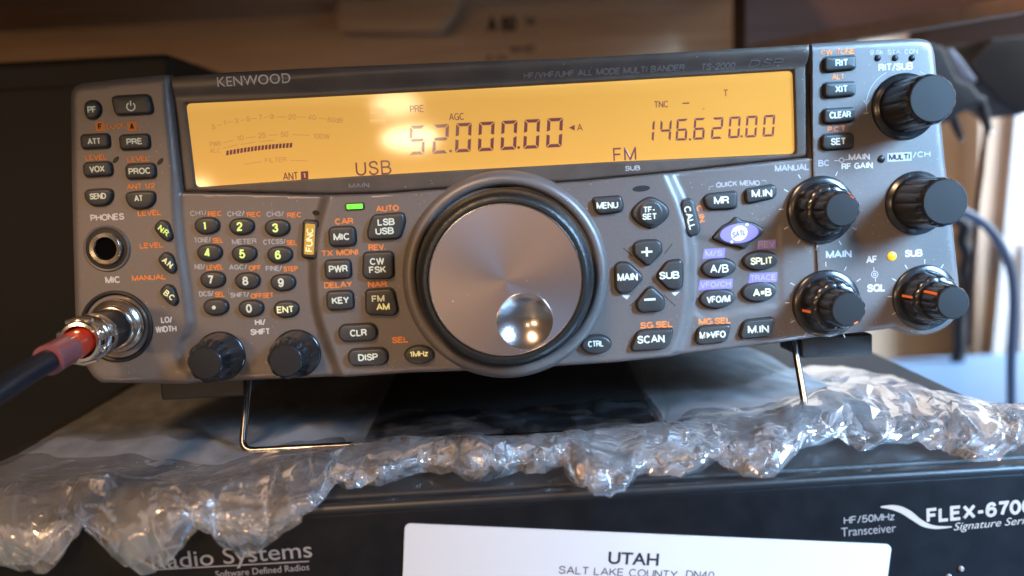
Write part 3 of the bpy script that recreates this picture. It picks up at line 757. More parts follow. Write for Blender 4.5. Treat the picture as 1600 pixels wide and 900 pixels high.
lcd_poly('minus_sign', [(1066.5, 160.5), (1077, 160), (1077, 162), (1066.5, 162.5)])
lcd_poly('indicator_dot', [(1097.5, 168.5), (1101, 168.3), (1101, 171.3), (1097.5, 171.5)], 'lcdthin')
def lt(t, x, y, h, w, mt='lcdseg', wt=.13, **k): return text(FP, t, x, y, h, w, M[mt], disp, w=DW, lift=.02, name='display_text', wt=wt, **k)
lt('A', 906, 199, 11, 9); lt('PRE', 651.5, 170, 11, 22); lt('AGC', 713.5, 182.3, 11, 24); lt('TNC', 1033.3, 163, 10.5, 23); lt('T', 1133.9, 145.5, 11, 8)
lt('ANT', 454, 275.3, 12, 24); lt('USB', 583.7, 262.5, 22, 56, wt=.12, gap=.3); lt('FM', 976, 241, 21, 36, wt=.12, gap=.3)
lcd_poly('antenna_box', [(470, 268), (481.5, 267.2), (481.8, 280.2), (470.3, 281)])
text(FP, '1', 475.9, 274.2, 9, 3.5, M['lcd'], disp, w=DW, lift=.06, name='display_text', wt=.2)
for t, x, y, w in (('S', 333.7, 198, 6), ('1', 351.7, 191.7, 3), ('3', 369.5, 188.7, 6), ('5', 388, 185.7, 6), ('7', 407, 183.2, 6), ('9', 425, 182, 6), ('20', 456.7, 182.6, 13), ('40', 487.5, 183.6, 13), ('60dB', 523.7, 187.6, 24)):
    lt(t, x, y, 8, w, 'lcdthin', rot=(430-x)*.07)
def dash(x0, y0, x1, y1, t=.9, mt='lcdthin'): lcd_poly('scale_line', [(x0, y0-t/2), (x1, y1-t/2), (x1, y1+t/2), (x0, y0+t/2)], mt)
for a in ((340, 196.3, 346, 194.5), (356, 191.5, 364, 190), (376, 188.3, 383, 187.2), (394, 185.6, 402, 184.5), (412, 183.3, 420, 182.6), (432, 182.6, 448, 182.9), (466, 182.8, 478, 183), (497, 184.5, 510, 186)):
    dash(*a)
lt('PWR', 336.5, 225, 8, 17, 'lcdthin'); lt('ALC', 336.5, 235, 8, 17, 'lcdthin')
for t, x, y, w in (('10', 375.7, 215.7, 10), ('25', 409.5, 211.3, 12), ('50', 444.5, 210, 12), ('100W', 502.5, 213, 26)): lt(t, x, y, 8.5, w, 'lcdthin', rot=(440-x)*.06)
for a in ((349, 223, 365, 219), (384, 216, 400, 213.5), (420, 211.3, 434, 210.7), (456, 210.3, 483, 211.5), (349, 231.5, 371, 226.5), (376, 226, 399, 222), (405, 221.5, 428, 219)): dash(*a)
for i in range(19):
    t = i/18; x = 356+99*t; y = 239-18.5*t+6.5*t*t; x1 = x-.6
    lcd_poly('bar_segment', [(x-2.1, y-3.6), (x+1.9, y-3.9), (x+1.2, y+3.4), (x-2.8, y+3.8)])
lt('FILTER', 431, 250, 7.5, 34, 'lcdthin'); dash(381, 256.5, 410, 252.8); dash(453, 250.5, 481, 251.5)
for y in (176, 188.7):
    for q in (((578, y-5), (603, y-6)), ((578, y+5), (603, y+4))):
        dash(*q[0], *q[1], .9, 'lcdghost')
    dash(578, y, 603, y-1, 5.2, 'lcdghost')
text(FP, 'KENWOOD', 397.5, 125.5, 14.5, 116, M['white'], bezel, hfun=Hb, font=.004, name='lettering', lift=.18)
text(FP, 'HF/VHF/UHF ALL MODE MULTI BANDER', 944, 112, 9, 252, M['faint'], bezel, hfun=Hb, name='lettering', lift=.14)
text(FP, 'TS-2000', 1122, 103.5, 9.5, 54, M['faint'], bezel, hfun=Hb, name='lettering', lift=.14)
text(FP, 'DSP', 1197, 98.5, 10, 52, M['faint'], bezel, hfun=Hb, name='lettering', wt=.12, slant=.25, lift=.14)
text(FP, 'MAIN', 560, 289.5, 7.5, 32, M['faint'], bezel, hfun=Hb, name='lettering', lift=.14)
text(FP, 'SUB', 989, 262.5, 8, 24, M['dimwhite'], bezel, hfun=Hb, name='lettering', lift=.14)

# ---- printed legends on the panel
def leg(t, x, y, h, w, mt='white', rot=0, **k): return text(FP, t, x, y, h, w, M[mt], front, hfun=Hs, rot=rot, **k)
O_ = 'orange'; D_ = 'dimwhite'
leg('LOCK', 185, 198, 9, 30, O_)
for t, x in (('F', 161), ('A', 210.4)):
    c = pj(x, 198.5); k = FP.k(x, 198.5); hz = Hs(*c)
    mb = MB(); slab(mb, rrect(14.5*k, 14.5*k, .3, cx=c[0], cy=c[1]), hz-.2, hz+.05); mb.build('legend_box', M[O_], front, smooth=False)
    text(FP, t, x, 198.5, 9.5, 6.5, M['seam'], front, hfun=Hs, lift=.10)
def wireleg(px, t=.9, mt='white'):
    mb = MB(); P = [pj(x, y) for x, y in px]; ribbon(mb, P, t*.2, .03, lambda a, b, z: (a, b, Hs(a, b)+.03+z)); mb.build('legend_line', M[mt], front, smooth=False)
wireleg([(149, 208), (149, 203), (152, 200)], mt=O_); wireleg([(222.5, 206), (222.5, 201), (219.5, 199)], mt=O_)
for t, x, y, w in (('LEVEL', 154.7, 246.5, 35), ('LEVEL', 220, 248.7, 35), ('ANT 1/2', 224, 291.3, 44), ('LEVEL', 237.3, 332.7, 37), ('LEVEL', 240.5, 383, 37), ('MANUAL', 236.5, 433, 53)):
    leg(t, x, y, 9, w, O_)
leg('PHONES', 172, 339.3, 10.5, 53); leg('MIC', 180.6, 436.6, 11, 24); leg('LO/', 264, 498.5, 10, 18); leg('WIDTH', 263, 513, 10, 33)
for t, x, y, w, c in (('CH1/', 310, 333, 27, D_), ('REC', 336, 334, 23, O_), ('CH2/', 368.5, 333.7, 28, D_), ('REC', 397, 335, 23, O_), ('CH3/', 430, 334.3, 28, D_), ('REC', 460, 336, 23, O_),
    ('TONE/', 316.5, 375, 27, D_), ('SEL', 340.7, 375.7, 17, O_), ('METER', 381.7, 377.3, 39, D_), ('CTCSS/', 428.8, 377.7, 36, D_), ('SEL', 456, 379, 17, O_),
    ('NB/', 312.3, 416.7, 17, D_), ('LEVEL', 335.9, 417.7, 27, O_), ('AGC/', 372, 417.3, 29, D_), ('OFF', 398.5, 418.7, 20, O_), ('FINE/', 428, 419.3, 26, D_), ('STEP', 454, 420, 23, O_),
    ('DCS/', 322.3, 459, 23, D_), ('SEL', 343.5, 460, 16, O_), ('SHIFT/', 374.5, 460.7, 30, D_), ('OFFSET', 409.8, 461.9, 36, O_)):
    leg(t, x, y, 8.5, w, c)
leg('HI/', 406.7, 503.3, 10, 17); leg('SHIFT', 406.7, 518.3, 10, 31)
for x, y in ((357.2, 392.8), (405.2, 395.5)): leg('.', x, y-1, 7, None, 'dimwhite', wt=.35)
for t, x, y, w in (('CAR', 540, 345.7, 29), ('AUTO', 607, 325.7, 36), ('TX MONI', 533.3, 394.3, 58), ('REV.', 591, 385.7, 27), ('DELAY', 530.7, 444, 44), ('NAR', 591.7, 443.3, 30), ('SEL', 626.7, 529.3, 26)):
    leg(t, x, y, 10, w, O_)
leg('SG.SEL', 1023.8, 506, 10.5, 51, O_); leg('MG.SEL', 1117, 501.7, 10.5, 51, O_)
leg('C.IN', 1095, 334, 9.5, 27, O_, rot=-78)
leg('QUICK MEMO', 1153, 286.5, 8.5, 69, D_, curve=.25)
wireleg([(1107, 297), (1109, 292), (1115, 290.5)], mt=D_); wireleg([(1190, 282.5), (1195, 281.5), (1198, 285)], mt=D_)
def tagbox(t, x, y, w, hh, tw):
    c = pj(x, y); k = FP.k(x, y); hz = Hs(*c)
    P = [(c[0]+a*k, c[1]+b*k) for a, b in ((-w/2+3, hh/2), (-w/2, -hh/2), (w/2-2, -hh/2), (w/2, hh/2))][::-1]
    mb = MB(); n = 4
    mb.add([(a, b, Hs(a, b)+.05) for a, b in P[::-1]], [(0, 1, 2, 3)]); mb.build('legend_box', M['purple'], front, smooth=False)
    text(FP, t, x, y, 9.5, tw, M['dimwhite'], front, hfun=Hs, lift=.09, wt=.18)
tagbox('M/S', 1116, 396, 36, 15, 27); tagbox('REV', 1198, 382, 31, 14, 26); tagbox('VFO/CH', 1118.4, 444.5, 55, 15, 48); tagbox('TRACE', 1192.5, 434, 46, 15, 40)
leg('MANUAL', 1237.6, 262, 10.5, 54, D_); leg('BC', 1286, 255, 10, 18, D_); leg('MAIN', 1341, 245.4, 10, 33); leg('RF GAIN', 1337.7, 259.3, 10, 49)
leg('MAIN', 1309, 397, 12, 40); leg('AF', 1360.4, 405.5, 12, 18); leg('SQL', 1367.7, 449.5, 12, 29); leg('SUB', 1425.7, 395.5, 11.5, 28)
leg('RIT/SUB', 1397.8, 105, 11.5, 54); leg('9.6k', 1368, 82.5, 8, 21, D_); leg('STA', 1395, 82, 8, 20, D_); leg('CON', 1421.5, 81, 8, 21, D_)
leg('CW TUNE', 1307.7, 81.5, 9, 54, O_); leg('ALT', 1308.3, 120.3, 9, 20, O_); leg('P.C.T.', 1306.9, 202, 9, 31, O_)
leg('/CH', 1438, 241.5, 9.5, 28, D_)
c = pj(1403.7, 245.4); k = FP.k(1403, 245); mb = MB(); hz = Hs(*c)
mb.add([(a, b, hz+.05) for a, b in rrect(38*k, 13.5*k, .2, cx=c[0], cy=c[1])], [tuple(range(24))]); mb.build('legend_box', M['dimwhite'], front, smooth=False)
text(FP, 'MULTI', 1403.7, 245.4, 9, 33, M['seam'], front, hfun=Hs, lift=.09)
def circ(x, y, r, n=24): return [(x+r*math.cos(2*math.pi*i/n), y+r*math.sin(2*math.pi*i/n)) for i in range(n+1)]
wireleg(circ(1365, 428.5, 5)); wireleg([(1363.5, 417), (1364, 423)]); wireleg([(1366, 434), (1366.5, 440)]); wireleg(circ(1365, 428.5, 2))
wireleg(circ(1313.5, 250.5, 3.5)); wireleg([(1302, 251.5), (1309, 251)]); wireleg([(1318, 250), (1325, 249.5)])
def ticks(cx, cy, r0, r1, angs):
    for a in angs:
        q = math.radians(a); wireleg([(cx+r0*math.cos(q), cy-r0*math.sin(q)), (cx+r1*math.cos(q), cy-r1*math.sin(q))], 1.4)
ticks(1281, 327, 57, 64, (66, 122, 151, 180, 209, 237, 264, 300, 330))
ticks(1291, 473, 57, 64, (62, 36, 92, 151, 180, 209, 237, 300))
ticks(1443, 463, 51, 58, (60, 90, 122, 151, 180, 209, 250))
P = []
wireleg([(1411+59*math.cos(math.radians(a)), 166-59*math.sin(math.radians(a))) for a in range(190, 116, -6)], 1.3, D_)
wireleg([(1411+59*math.cos(math.radians(a)), 166-59*math.sin(math.radians(a))) for a in range(66, 36, -6)], 1.3, D_)
wireleg([(1348, 157), (1352, 164), (1357, 157)], 1.3, D_); wireleg([(1348, 177.5), (1355, 177)], 1.6)
for q in ([(970, 460.5), (983, 460), (978, 467)], [(1047, 456), (1060, 454.5), (1052, 461.5)]):
    mb = MB(); P = [pj(*a) for a in q]; mb.add([(a, b, Hs(a, b)+.05) for a, b in P[::-1]], [(0, 1, 2)]); mb.build('legend_mark', M['white'], front, smooth=False)
# fine moulded cross lines between the four arrow keys, and the seam by the volume knobs
def groove(px, t=.9, mt='seam'):
    mb = MB(); P = [pj(x, y) for x, y in px]; ribbon(mb, P, t*.2, .02, lambda a, b, z: (a, b, Hs(a, b)+.015+z)); mb.build('panel_seam', M[mt], front, smooth=False)
groove([(1266.5, 75), (1267, 160), (1268.5, 249), (1271, 330), (1276, 420), (1279, 500), (1280, 524)], 1.6)
for q in ([(972, 387), (987, 400)], [(1048, 381), (1036, 396)], [(982, 477), (1000, 461)], [(1053, 477), (1035, 460)]): groove(q, 1.2)

# ---- buttons
def area2(P): return sum(P[i-1][0]*P[i][1]-P[i][0]*P[i-1][1] for i in range(len(P)))
def offset(P, d):
    P = np.array(P); t = np.roll(P, -1, 0)-np.roll(P, 1, 0); n = np.stack([t[:, 1], -t[:, 0]], 1); n /= np.linalg.norm(n, axis=1)[:, None]+1e-9
    return P+n*d
def button(P, hgt=1.5, bev=.55, mt='key', gap=.42, name='button', dome=.15, base=None):
    P = [tuple(p) for p in P]
    if area2(P) < 0: P = P[::-1]
    P = np.array(P); c = P.mean(0); n = len(P)
    b0 = Hs(*c) if base is None else base
    mb = MB()
    R = [(offset(P, gap), None), (P, None)]
    V = []
    for (Q, _), dz in zip(R, (.04, .05)):
        hz = [Hs(*q) for q in Q]; V += [(q[0], q[1], z+dz) for q, z in zip(Q, hz)]
    mb.add(V, [(i, (i+1) % n, n+(i+1) % n, n+i) for i in range(n)], 1)
    prof = [(0, -1.0), (0, hgt-bev), (-.12*bev, hgt-.62*bev), (-.38*bev, hgt-.26*bev), (-.75*bev, hgt-.07*bev), (-1.15*bev, hgt)]
    V = []
    for d, z in prof: V += [(q[0], q[1], b0+z) for q in offset(P, d)]
    Q = offset(P, -1.15*bev)
    for s, z in ((.8, dome*.5), (.45, dome*.9)): V += [(*(c+(q-c)*s), b0+hgt+z) for q in Q]
    N = len(prof)+2
    V.append((c[0], c[1], b0+hgt+dome)); 
    F = [(i+r*n, (i+1) % n+r*n, (i+1) % n+(r+1)*n, i+(r+1)*n) for r in range(N-1) for i in range(n)]
    F += [(i+(N-1)*n, (i+1) % n+(N-1)*n, N*n) for i in range(n)]
    mb.add(V, F, 0)
    o = mb.build(name, [M[mt], M['groove']], radio, sharp=60)
    return o, b0+hgt+dome
def ppx(px, w=1.0, r=.9, n=5): return rounded([pj(x, y, w) for x, y in px], r, n)
def shape(kind, x, y, w, hh, rot=0, r=1.0, skew=0):
    c = pj(x, y, 1.0); k = FP.k(x, y, 1.0); w *= k; hh *= k
    if kind == 'r': P = rrect(w, hh, r)
    elif kind == 'e': P = [(w/2*math.cos(2*math.pi*i/40), hh/2*math.sin(2*math.pi*i/40)) for i in range(40)]
    elif kind == 'k':                                    # number key: flattish top, full round bottom
        P = []
        for i in range(44):
            a = 2*math.pi*i/44; ca, sa = math.cos(a), math.sin(a); e = 2.6 if sa > 0 else 1.9
            P.append((math.copysign(abs(ca)**(2/2.4), ca)*w/2, math.copysign(abs(sa)**(2/e), sa)*hh/2*(1 if sa > 0 else 1.05)))
    elif kind == 'h':                                    # half moon
        P = []
        for i in range(44):
            a = 2*math.pi*i/44; ca, sa = math.cos(a), math.sin(a); e = 6 if sa > 0 else 1.75
            yy = math.copysign(abs(sa)**(2/e), sa)
            P.append((math.copysign(abs(ca)**(2/2.6), ca)*w/2, (yy*.36 if sa > 0 else yy*.64)*hh+.14*hh))
    q = math.radians(rot); P = [(a+skew*b, b) for a, b in P]
    return [(c[0]+a*math.cos(q)-b*math.sin(q), c[1]+a*math.sin(q)+b*math.cos(q)) for a, b in P]
def kt(o, top, t, x, y, hh, w, mt='keytext', rot=0, **k):
    return text(FP, t, x, y, hh, w, M[mt], o, w=top, lift=.0, rot=rot, name='lettering', wt=k.pop('wt', .2), **k)
def key(P, texts, label=None, mt='keytext', **kw):
    o, t = button(P, **kw)
    for a in texts: kt(o, t, *a[:5], **(a[5] if len(a) > 5 else dict(mt=mt)))
    if label: o['label'] = label
    return o
PF = ppx([(137, 160), (152, 158), (160, 166), (160, 178), (152, 187), (140, 186), (136, 176)], r=1.6)
key(PF, [('PF', 143.5, 171.3, 10.5, 14)])
o, t = button(shape('r', 210, 165, 58, 29, r=1.3, skew=-.12), hgt=1.7)
c = pj(204.5, 166.5, t)
mb = MB(); k = FP.k(204, 166, t)
ribbon(mb, [(c[0]+6.3*k*math.cos(math.radians(a)), c[1]+6.3*k*math.sin(math.radians(a))) for a in range(122, 419, 12)], .42, .03, lambda a, b, z: (a, b, t+z))
ribbon(mb, [(c[0], c[1]+1.0*k), (c[0], c[1]+9*k)], .42, .035, lambda a, b, z: (a, b, t+z)); mb.build('power_symbol', M['keytext'], o, smooth=False)
key(shape('r', 152, 221.5, 43, 21, r=1.0), [('ATT', 147, 220.7, 9.8, 21)])
key(shape('r', 213.3, 222.5, 45, 22, r=1.0), [('PRE', 210, 221, 9.8, 25)])
key(shape('r', 156, 265, 43, 21, r=1.2), [('VOX', 151.5, 264, 10.2, 24)])
key(shape('r', 222.7, 268, 45, 22, r=1.2), [('PROC', 218.2, 267.2, 10, 35)])
key(shape('h', 158, 309, 42, 25), [('SEND', 152.8, 306.5, 9.5, 26)])
key(shape('h', 222.7, 313, 44, 26), [('AT', 216.5, 310, 9.8, 14)])
def slit(x, y, w, hh, rot, mt='groove', name='indicator_slot'):
    P = shape('e', x, y, w, hh, rot); c = np.mean(P, 0); hz = Hs(*c)
    mb = MB(); n = len(P); V = [(a, b, Hs(a, b)+.12) for a, b in P]; mb.add(V, [tuple(range(n))])
    V = [(a, b, Hs(a, b)-.3) for a, b in offset(P, .15)]+V; mb.add(V, [(i, (i+1) % n, n+(i+1) % n, n+i) for i in range(n)]); return mb.build(name, M[mt], radio, sharp=40)
slit(182.7, 250, 13, 6, 45); slit(252, 252.7, 13, 6, 45)
def tear(x, y): return ppx([(x-15, y-6), (x-4, y-17), (x+7, y-13), (x+14, y+9), (x+9, y+16), (x-2, y+11)], r=1.5)
key(tear(258, 361), [('N.R.', 256.5, 361, 9.5, 20, dict(rot=-42, mt='keylime'))])
key(tear(264, 411), [('A.N.', 262.5, 411, 9.5, 20, dict(rot=-42, mt='keyyel'))])
key(tear(266.7, 461), [('B.C', 264.5, 461.5, 9.5, 18, dict(rot=-42, mt='keyyel'))])
for t, x, y, mt in (('1', 322.7, 352.7, 'keylime'), ('2', 377, 354, 'keylime'), ('3', 432.7, 356, 'keylime'), ('4', 326.7, 395, 'keylime'), ('5', 381, 396.7, 'keylime'), ('6', 436.7, 398.3, 'keylime'),
                    ('7', 331.7, 437.3, 'keytext'), ('8', 386, 439, 'keytext'), ('9', 441.7, 441.7, 'keytext'), ('.', 336.7, 480, 'keytext'), ('0', 391.7, 482, 'keytext'), ('ENT', 446.7, 483.3, 'keyyel')):
    P = shape('k', x, y, 37, 23.5)
    if t == 'ENT': key(P, [(t, x-.8, y+.3, 10.8, 27)], mt=mt)
    elif t == '.':
        o, tp = button(P); c = pj(x-2.5, y+.5, tp); mb = MB(); mb.lathe(c, [(.62, tp-.1), (.62, tp+.04)], 16); mb.build('lettering', M['keytext'], o, smooth=False)
    else: key(P, [(t, x-2.8, y, 14, 4.5 if t == '1' else 9.5)], mt=mt)
o, t = button(shape('r', 484, 374, 23, 58, rot=-7, r=1.0), hgt=1.6)
mb = MB(); P = np.array(shape('r', 484.8, 373.5, 15.5, 48, rot=-7, r=.5)); slab(mb, [tuple(p) for p in P], t-.3, t+.06); o2 = mb.build('amber_window', M['amberkey'], o, smooth=False)
kt(o, t+.07, 'FUNC', 483.5, 374.5, 11, 38, 'keyyel', rot=83)
slit(493, 332.7, 12, 8, -10)
slit(1001, 294.8, 27, 9, 2)
c = pj(556, 322.7); P = shape('r', 556, 322.7, 29, 10.5, r=.5); o, t = button(P, hgt=.5, bev=.15, mt='groove', name='transmit_light', gap=.1)
mb = MB(); slab(mb, shape('r', 556, 322.7, 25, 7.6, r=.3), t-.3, t+.1); mb.build('lens', M['green'], o, smooth=False)
key(shape('r', 536.7, 369.3, 40, 29, r=1.5), [('MIC', 534, 370, 11, 26)], hgt=1.8)
key(ppx([(584, 337), (631, 333), (634, 344), (626, 372), (578, 374), (576, 362)], r=1.4), [('LSB', 603.3, 346.8, 10.8, 27), ('USB', 601, 360.9, 10.8, 29)], hgt=1.8)
key(shape('r', 530, 420, 39, 28, r=1.3), [('PWR', 528.6, 420, 11, 30)], hgt=1.8)
key(ppx([(570, 395), (611, 393), (615, 397), (616, 430), (610, 434), (574, 434), (569, 428)], r=1.2), [('CW', 589, 408.3, 10.8, 23), ('FSK', 590, 421.4, 10.8, 27)], hgt=1.8)
key(shape('r', 533.3, 468.3, 40, 28, r=1.3), [('KEY', 532, 469.3, 11, 27)], hgt=1.8)
key(ppx([(573, 453), (612, 450), (617, 455), (623, 484), (617, 491), (579, 490), (574, 486)], r=1.2), [('FM', 590.7, 466.8, 10.8, 20), ('AM', 598.3, 479.4, 10.8, 21, dict(mt='keyyel'))], hgt=1.8)
key(shape('r', 561, 518.3, 58, 25, r=2.2), [('CLR', 560, 520, 11, 27)], hgt=1.8)
key(shape('r', 576.7, 556, 60, 25, r=2.2), [('DISP', 575, 558.2, 11, 31)], hgt=1.8)
key(shape('e', 656, 552.7, 44, 27), [('1MHz', 654.5, 552.8, 9.5, 29, dict(mt='keyyel'))], hgt=1.8)
key(ppx([(925, 310), (968, 307), (972, 320), (970, 330), (936, 334), (930, 330)], r=1.0), [('MENU', 949, 320.8, 10.5, 34)], hgt=1.8)
P = [(56/2*1, 0)]
c = pj(1015, 332.5, 1.5); k = FP.k(1015, 332, 1.5)
P = [((19+9*abs(math.cos(a))**2.2)*math.cos(a)*k+c[0], (23-1.0*abs(math.cos(a)))*math.sin(a)*k+c[1]) for a in [2*math.pi*i/48 for i in range(48)]]
o, t = button(P, hgt=1.2)
mb = MB(); mb.lathe((c[0], c[1]), [(3.7, 1.5), (3.6, t+.5), (3.3, t+.75), (2.9, t+.8), (0.5, t+.82)], 36); mb.build('key_cap', M['key'], o)
t += .82; kt(o, t, 'TF-', 1014.5, 327.5, 9.8, 19); kt(o, t, 'SET', 1015, 338.3, 9.8, 23)
key(ppx([(1063, 319), (1068, 312), (1079, 311), (1084, 317), (1094, 358), (1090, 366), (1078, 369), (1072, 364)], r=1.0), [('CALL', 1078, 340.5, 11, 38, dict(rot=-76))], hgt=1.8)
key(ppx([(989, 381), (1000, 376), (1024, 375), (1031, 380), (1032, 394), (1013, 413), (1008, 413), (989, 397)], r=1.0), [('+', 1010.6, 393.5, 28, 21, dict(wt=.12))], hgt=1.8)
key(ppx([(960, 415), (966, 410), (980, 410), (1001, 430), (1001, 436), (982, 456), (967, 457), (961, 450)], r=1.0), [('MAIN', 980.5, 433, 12, 32)], hgt=1.8)
key(ppx([(1026, 428), (1041, 408), (1060, 405.5), (1064, 411), (1064, 446), (1059, 451), (1042, 450), (1026, 434)], r=1.0), [('SUB', 1045.8, 430, 12, 32)], hgt=1.8)
key(ppx([(993, 472), (1011, 449), (1017, 448), (1035, 464), (1036, 478), (1031, 484), (1000, 486), (994, 481)], r=1.0), [('-', 1015.3, 465.5, 28, 21, dict(wt=.12))], hgt=1.8)
key(ppx([(994, 519), (1002, 515), (1047, 512), (1049, 517), (1041, 539), (1033, 543), (987, 546), (985, 541)], r=.8), [('SCAN', 1017, 530, 12.5, 43)], hgt=1.8)
key(shape('e', 930.5, 536.6, 45, 28), [('CTRL', 931, 537.2, 10, 25)], hgt=1.8)
key(ppx([(1100, 310), (1106, 304), (1149, 299.5), (1151.5, 303), (1151.5, 322), (1148, 325), (1110, 327), (1103, 322)], r=.8), [('MR', 1127.5, 313, 12, 24)])
key(ppx([(1165, 299), (1168, 296), (1207, 289), (1213, 293), (1213, 303), (1209, 309), (1170, 317), (1166, 314)], r=.8), [('M.IN', 1190.5, 302, 12, 32)])
key(shape('e', 1123.5, 418.7, 52, 28, rot=1), [('A/B', 1124, 419.8, 13, 29, dict(wt=.17))], hgt=1.7)
key(shape('e', 1188.6, 407, 53, 28, rot=1), [('SPLIT', 1190, 407.6, 11.5, 35, dict(mt='keyyel'))], hgt=1.7)
key(shape('e', 1121.5, 466.6, 54, 29, rot=1), [('VFO/M', 1122.5, 467.5, 11, 37)], hgt=1.7)
key(shape('e', 1187, 455.8, 53, 30, rot=1), [('A=B', 1191, 457, 12, 29, dict(mt='keyyel'))], hgt=1.7)
key(ppx([(1087, 532), (1091, 515), (1097, 511), (1136, 507), (1141, 510), (1136, 530), (1131, 534), (1092, 538)], r=.8), [('M', 1097.5, 524.3, 11, 9), ('VFO', 1122, 522.5, 11, 24)], hgt=1.7)
q = radio.children[-1]
tp = max(v.co.z for v in q.data.vertices)/MM+.02
mk('lettering', [(*pj(1104, 518.5, tp), tp), (*pj(1104.5, 529, tp), tp), (*pj(1110.5, 523.3, tp), tp)], [(0, 1, 2)], M['keytext'], q, smooth=False)
key(ppx([(1156, 524), (1162, 505), (1168, 501), (1206, 497), (1210, 501), (1205, 521), (1199, 525), (1160, 529)], r=.8), [('M.IN', 1185, 514.5, 12.5, 33)], hgt=1.7)
# satellite key
o, t = button(ppx([(1114, 372), (1130, 354), (1142, 348), (1150, 339.5), (1158, 345), (1180, 350), (1194, 360), (1184, 371), (1172, 378), (1164, 389), (1155, 384.5), (1135, 381)], r=.7), hgt=1.4, bev=.35)
c = pj(1155, 364.5, t); k = FP.k(1155, 364, t)
mb = MB(); mb.add([(c[0]+30*k*math.copysign(abs(math.cos(a))**1.1, math.cos(a))-.0*math.sin(a), c[1]+15.5*k*math.sin(a)+2.0*k*math.cos(a)*.6, t+.03) for a in [2*math.pi*i/40 for i in range(40)]], [tuple(range(40))]); mb.build('purple_field', M['purple'], o, smooth=False)
mb = MB(); mb.add([(c[0]-.0+(13*math.cos(a))*k, c[1]+12*k*math.sin(a)+1.5*k*math.cos(a), t+.06) for a in [2*math.pi*i/36 for i in range(36)]], [tuple(range(36))])
for dx, dy in ((12.5, 13), (-12, -13)):
    mb.add([(c[0]+(dx+2.4*math.cos(a))*k, c[1]+(dy+2.4*math.sin(a))*k, t+.06) for a in [2*math.pi*i/16 for i in range(16)]], [tuple(range(16))])
mb.build('white_disc', M['keytext'], o, smooth=False)
text(FP, 'SATL', 1154.5, 365, 9, 22, M['purple'], o, w=t, lift=.10, rot=12, name='lettering', slant=.15)
key(ppx([(1287, 92), (1290, 90), (1334, 87.5), (1336, 90), (1336, 106), (1333, 108), (1293, 112), (1287, 109)], r=.8), [('RIT', 1315.5, 98, 11, 20)])
key(ppx([(1287, 132), (1290, 130), (1333, 128.5), (1335.5, 131), (1335, 147), (1332, 149), (1293, 152.5), (1287, 149)], r=.8), [('XIT', 1315, 138.8, 11, 20)])
key(ppx([(1286, 173), (1289, 171), (1331, 169), (1334, 171), (1334, 187), (1330, 189), (1292, 193), (1286, 190)], r=.8), [('CLEAR', 1313, 179.3, 10.5, 34)])
key(ppx([(1284, 214), (1287, 211), (1329, 209), (1333, 212), (1332, 228), (1328, 231), (1290, 234), (1283, 230)], r=.8), [('SET', 1310, 221, 11, 24)])
# small round indicator lights
for x, y, r, mt in ((1369.5, 91.4, 5, 'groove'), (1396.7, 91.4, 5, 'groove'), (1423, 91.4, 5, 'groove'), (1375.5, 248.5, 6, 'groove'), (1392, 400, 7, 'amberled')):
    c = pj(x, y); k = FP.k(x, y); b = Hs(*c)
    mb = MB(); mb.lathe(c, [(r*k, b-.3), (r*k, b+.15), (r*k*.7, b+.5), (r*k*.3, b+.65), (0.01, b+.68)], 24, cap=False); mb.build('indicator_light', M[mt], radio)

# ---- knobs
def flute(n, amt, rows):
    def f(i, q):
        if not rows[i]: return 1.0
        s = abs(math.sin(n*q/2)); return 1-amt*rows[i]*(1-s**.55)
    return f
def knob_small(x, y, r, hgt, skirt, cap_r):
    c = pj(x, y); b = Hs(*c)
    mb = MB(); mb.lathe(c, [(skirt, b-1), (skirt, b+.4), (skirt*.985, b+.7), (skirt*.92, b+.9), (r, b+1.0)], 64, cap=False)
    rows = [.0, .5, 1, 1, 1, .8, .4, 0]
    prof = [(r*1.02, b+.9), (r, b+2), (r*.97, b+4), (r*.93, b+hgt*.55), (r*.88, b+hgt*.8), (cap_r*1.06, b+hgt*.95), (cap_r, b+hgt), (cap_r*.93, b+hgt+.1)]
    mb.lathe(c, prof, 120, flute=flute(9, .085, rows), cap=False)
    o = mb.build('knob', M['knob'], radio, sharp=70)
    mb = MB(); mb.lathe(c, [(cap_r*.99, b+hgt), (cap_r*.93, b+hgt+.35), (cap_r*.5, b+hgt+.45), (.05, b+hgt+.5)], 48, cap=False); mb.build('knob_cap', M['cap'], o)
    return o
knob_small(345, 556, 7.4, 13, 7.9, 4.9)
knob_small(464, 552, 7.2, 13, 7.7, 4.9)
def knob_tall(x, y, skirt, r, cap_r, hgt):
    c = pj(x, y); b = Hs(*c); mb = MB()
    mb.lathe(c, [(skirt, b-1), (skirt, b+.5), (skirt*.97, b+.9), (skirt*.86, b+1.2), (r*1.05, b+1.4)], 64, cap=False)
    rows = [0, .7, 1, 1, 1, .8, .3]
    prof = [(r*1.05, b+1.2), (r*1.02, b+3), (r*.98, b+hgt*.4), (r*.95, b+hgt*.7), (r*.93, b+hgt*.9), (cap_r*1.02, b+hgt*.98), (cap_r*.95, b+hgt+.1)]
    mb.lathe(c, prof, 140, flute=flute(14, .07, rows), cap=False)
    o = mb.build('knob', M['knob'], radio, sharp=70)
    mb = MB(); mb.lathe(c, [(cap_r*.97, b+hgt), (cap_r*.93, b+hgt+.3), (cap_r*.5, b+hgt+.36), (.05, b+hgt+.4)], 48, cap=False); mb.build('knob_cap', M['cap'], o)
    return o
knob_tall(1411, 167, 10.2, 8.0, 6.9, 16.5)
knob_tall(1430, 317, 9.9, 7.9, 6.8, 16.5)
